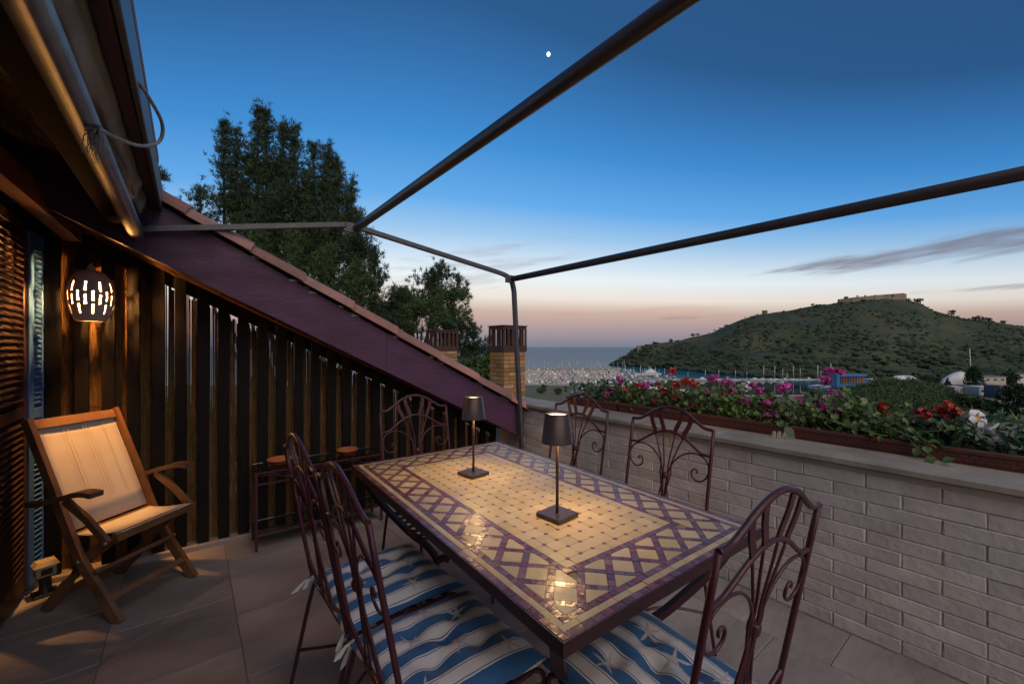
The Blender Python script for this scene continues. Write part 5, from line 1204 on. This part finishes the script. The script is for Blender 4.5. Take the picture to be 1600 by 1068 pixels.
# boats singled out in the photo
yh = math.pi / 2 - YAW
yacht = [('hull', mk(hull_mesh(44, 8.4, 3.6), 'hull', 'boat_white')), ('deckhouse', mk(cab(MB(), -15, 8, 3.5, 3.6, 6.4, 4), 'deckhouse', 'boat_white')), ('window_band', mk(cab(MB(), -14, 8.2, 3.55, 4.5, 5.4, 3), 'window_band', 'boat_glass')), ('upper_deck', mk(cab(MB(), -12, 3, 3.0, 6.42, 8.8, 3.2), 'upper_deck', 'boat_white')), ('bridge', mk(cab(MB(), -8, -1, 2.2, 8.82, 10.6, 2), 'bridge', 'boat_white')), ('radar_mast', mk(MB().tube([(-5, 0, 10.6), (-5.8, 0, 14)], .4, 6), 'radar_mast', 'boat_white'))]
boat(yacht, 'motor_yacht', 'large white motor yacht with stacked decks at the foot of the hill', 'yacht', L(1012, 640), 640, -YAW + math.pi + .25, None)
boat(MBt[2], 'motorboat', 'white motorboat at a pontoon in the teal basin, first from the left', 'motorboat', L(1168, 500), 500, -YAW + math.pi, 'boats in the teal basin', 1.0)
boat(MBt[1], 'motorboat', 'white motorboat in the teal basin below the first one', 'motorboat', L(1165, 450), 450, -YAW + math.pi + .1, 'boats in the teal basin', 1.0)
boat(MBt[2], 'motorboat', 'white motor cruiser in the row along the far quay of the basin, left end', 'motorboat', L(1180, 548), 548, -YAW + .1, 'boats in the teal basin', 1.15)
boat(MBt[1], 'motorboat', 'white motor cruiser in the middle of the far quay row', 'motorboat', L(1192, 548), 548, -YAW + .1, 'boats in the teal basin', 1.1)
boat(MBt[1], 'motorboat', 'white motor cruiser at the right end of the far quay row', 'motorboat', L(1205, 545), 545, -YAW + .1, 'boats in the teal basin', 1.0)
boat(SB[1], 'sailboat', 'sailboat with tall mast in the middle of the teal basin', 'sailboat', L(1222, 520), 520, -YAW + .2, 'boats in the teal basin', 1.0)
boat(SB[0], 'sailboat', 'sailboat right behind the magenta flowers in the teal basin', 'sailboat', L(1229, 470), 470, -YAW + .4, 'boats in the teal basin', 1.0)
boat(SB[1], 'sailboat', 'sailboat with the tallest mast left of the blue shed', 'sailboat', L(1276, 470), 470, -YAW + .1, 'boats in the teal basin', 1.35)
boat(SB[1], 'sailboat', 'white sailboat touching the left end of the blue shed', 'sailboat', L(1296, 455), 455, -YAW + .1, 'boats in the teal basin', 1.5)
for k in range(15):
    px_ = 1078 + k * 14.5 + br.uniform(-4, 4); sail = k % 3 != 1
    boat(br.choice(SB if sail else MBt), 'sailboat' if sail else 'motorboat', 'white %s in the line of boats along the quay under the hill' % ('sailboat' if sail else 'motorboat'), 'sailboat' if sail else 'motorboat', L(px_, 552), 552, -YAW + br.choice((0, math.pi)) + br.uniform(-.3, .3), 'boats along the quay under the hill', br.uniform(.9, 1.3))
pz = -43.3
# blue shed with red goods inside
bs = thing('blue_shed', 'bright blue open fronted boatyard shed with red goods inside', 'shed', geo(L(1308, 445), 445, pz), -YAW)
w = (1352 - 1306) / 645 * 445
obj('roof', MB().box(0, w, 0, 10, 11.8, 14.2), 'shed_blue', bs); obj('wall', MB().box(0, 3, .2, 10, 0, 11.79), 'shed_blue', bs); obj('wall', MB().box(3.01, w, 8, 9.8, 0, 11.79), 'roof_grey', bs); obj('parapet', MB().box(3.01, w, 0, 1, 0, 3.4), 'shed_blue', bs)
for k in range(9): obj('post', MB().box(4.2 + k * 2.9, 4.9 + k * 2.9, .2, .8, 3.41, 11.79), 'shed_red' if k % 3 else 'shed_blue', bs)
# shrink wrapped yachts ashore
def wrapped(label, px0, px1, d, htop, seed, skew, ex=2.3):
    w = (px1 - px0) / 645 * d; t = thing('wrapped_yacht', label, 'covered boat', geo(L((px0 + px1) / 2, d), d, pz), -YAW); n, m_ = 22, 10; vs = []; fs = []; q = random.Random(seed)
    for i in range(n + 1):
        u = i / n * 2 - 1; prof_ = max(0, 1 - abs((u - skew) / (1 + (abs(skew) if (u - skew) < 0 else -abs(skew) * 1.0) * 1.0)) ** ex) ** (.62 if ex > 2 else .9); hh = htop * (.20 + .80 * prof_) * (1 - .05 * (i % 3 == 1))
        for j in range(m_ + 1): an = math.pi * j / m_; vs.append((u * w / 2, -math.cos(an) * (3.5 + 3.2 * prof_), 2.2 + hh * math.sin(an) ** .6))
    for i in range(n):
        for j in range(m_): a = i * (m_ + 1) + j; fs.append((a, a + m_ + 1, a + m_ + 2, a + 1))
    fs += [tuple(range(m_ + 1)), tuple(n * (m_ + 1) + k for k in range(m_ + 1))[::-1]]
    obj('cover', MB().add(vs, fs, True), 'wrap_white', t); obj('keel', MB().box(-w * .40, w * .40, -2.4, 2.4, 0, 2.4), 'boat_blue', t); return t
wrapped('white shrink-wrapped boat hull ashore, smaller one left of the conifer', 1391, 1431, 470, 9.0, 1, .1, 3.4)
w2 = wrapped('larger peaked white wrapped yacht ashore with a bare mast beside it', 1472, 1526, 455, 14.5, 2, .05, 1.55)
obj('mast', MB().tube([(6, -7, 0), (3.5, -7, 42)], .35, 6), 'alu', w2)
# harbour buildings
def building(label, px0, px1, d, h, mat, roof, nwin, depth=12, rows_=1):
    w = (px1 - px0) / 645 * d; t = thing('harbour_building', label, 'building', geo(L(px0, d), d, pz), -YAW, 'low buildings behind the boatyard')
    obj('wall', MB().box(0, w, 0, depth, 0, h), mat, t); obj('roof', MB().box(-.5, w + .5, -.5, depth + .5, h + .005, h + .8), roof, t)
    for r_ in range(rows_):
        for k in range(nwin):
            x = w * (k + .5) / nwin; z = h * (r_ + .42) / rows_; wi = obj('window', MB().box(x - w / nwin * .26, x + w / nwin * .26, -.12, .05, z, z + h / rows_ * .32), 'bldg_white', t); obj('pane', MB().box(x - w / nwin * .21, x + w / nwin * .21, -.16, -.125, z + .25, z + h / rows_ * .32 - .25), 'window_dark', wi)
building('cream flat roofed harbour building right of the conifer', 1538, 1572, 420, 13, 'bldg_cream', 'roof_grey', 3, rows_=2)
building('pale building at the right edge behind the trees', 1590, 1640, 440, 14, 'bldg_white', 'roof_grey', 4, rows_=2)
building('long low white boat shed below the wrapped yacht', 1492, 1512, 385, 5.5, 'bldg_white', 'bldg_white', 3)
building('white tilted-roof shed beside the dark blue container', 1530, 1562, 372, 7, 'bldg_white', 'bldg_white', 3)
building('dark blue container-like building at the right', 1562, 1580, 352, 10, 'boat_blue', 'roof_grey', 2)
building('grey roofed low building nearest the field', 1548, 1578, 295, 4, 'bldg_cream', 'roof_grey', 3)
building('small pale workshop between blue shed and wrapped boat', 1362, 1386, 480, 5, 'bldg_white', 'bldg_white', 3)
# trees and the maquis knoll
for k, (lb, px_, d, h, w, mt, pt) in enumerate((('dark conifer in front of the larger wrapped yacht', 1522, 405, 26, 17, 'scrub', True), ('small dark cypress left of the larger wrapped yacht', 1481, 420, 13, 6, 'scrub', True), ('dark tree behind the cream building', 1578, 430, 20, 14, 'scrub', False), ('big dark tree at the right edge of the photo', 1590, 255, 22, 17, 'scrub', False), ('broad tree beside the big one at the right edge', 1560, 262, 9, 14, 'bush_green', False),
        ('round tree on the field in front of the sheds', 1515, 300, 9, 13, 'bush_green', False), ('round tree left of it on the field edge', 1492, 310, 10, 14, 'bush_green', False), ('dark round tree behind the white trumpet', 1535, 285, 8, 12, 'scrub', False), ('tree between the two wrapped boats', 1448, 440, 13, 14, 'scrub', False), ('tree right of the wrapped boats on the yard edge', 1460, 445, 11, 12, 'scrub', False), ('low bush on the field beside the pergola post', 846, 392, 5, 9, 'bush_green', False), ('low bush on the field left of the planters', 872, 380, 6, 8, 'bush_green', False), ('small bush on the field by the quay road', 850, 440, 3.5, 6, 'bush_green', False))):
    far_tree(lb, L(px_, d), d, ground_h(L(px_, d), d) if d < 370 else pz, h, w, mt, 'tree', 200 + k, pointy=pt)
kr = np.random.default_rng(8); ctrs = []; 
for k in range(2600):
    px_ = kr.uniform(1322, 1500); d = kr.uniform(240, 400); u = (px_ - 1405) / 88; hgt = 15.5 * max(0, 1 - u * u) ** .7 * (1 - ((d - 330) / 110) ** 2 * .5)
    hgt *= 1 + .38 * noise.noise(Vector((px_ * .055, d * .035, 5))); lat_ = L(px_, d); g_ = ground_h(lat_, d); p = geo(lat_, d, g_ + hgt * kr.uniform(.55, 1.0)); ctrs.append(p[:])
C_ = np.array(ctrs); C2 = np.repeat(C_, 9, axis=0) + kr.normal(0, 1.5, (len(C_) * 9, 3)) * np.array([1, 1, .55])
o = obj('knoll_scrub', tri_mesh('knoll_scrub', tufts(C2, np.tile([0, 0, .8], (len(C2), 1)), 1.0, 3, .42, kr)), 'bush_green', kind='stuff'); o['label'] = 'green maquis scrub covering a knoll in front of the boatyard'; o['category'] = 'scrub'
# ================================================================== MOON
mp_ = geo((857 - 800) / 645 * 9000, 9000, EYE + (540 - 85) / 645 * 9000)
mo = obj('moon', MB().lathe([(0, -52), (20, -48), (38, -36), (49, -17), (52, 0), (49, 17), (38, 36), (20, 48), (0, 52)], 20), 'moon', None, mp_); mo.scale = (.78, .78, .86)
tag(mo, 'small bright moon high in the blue sky', 'moon')
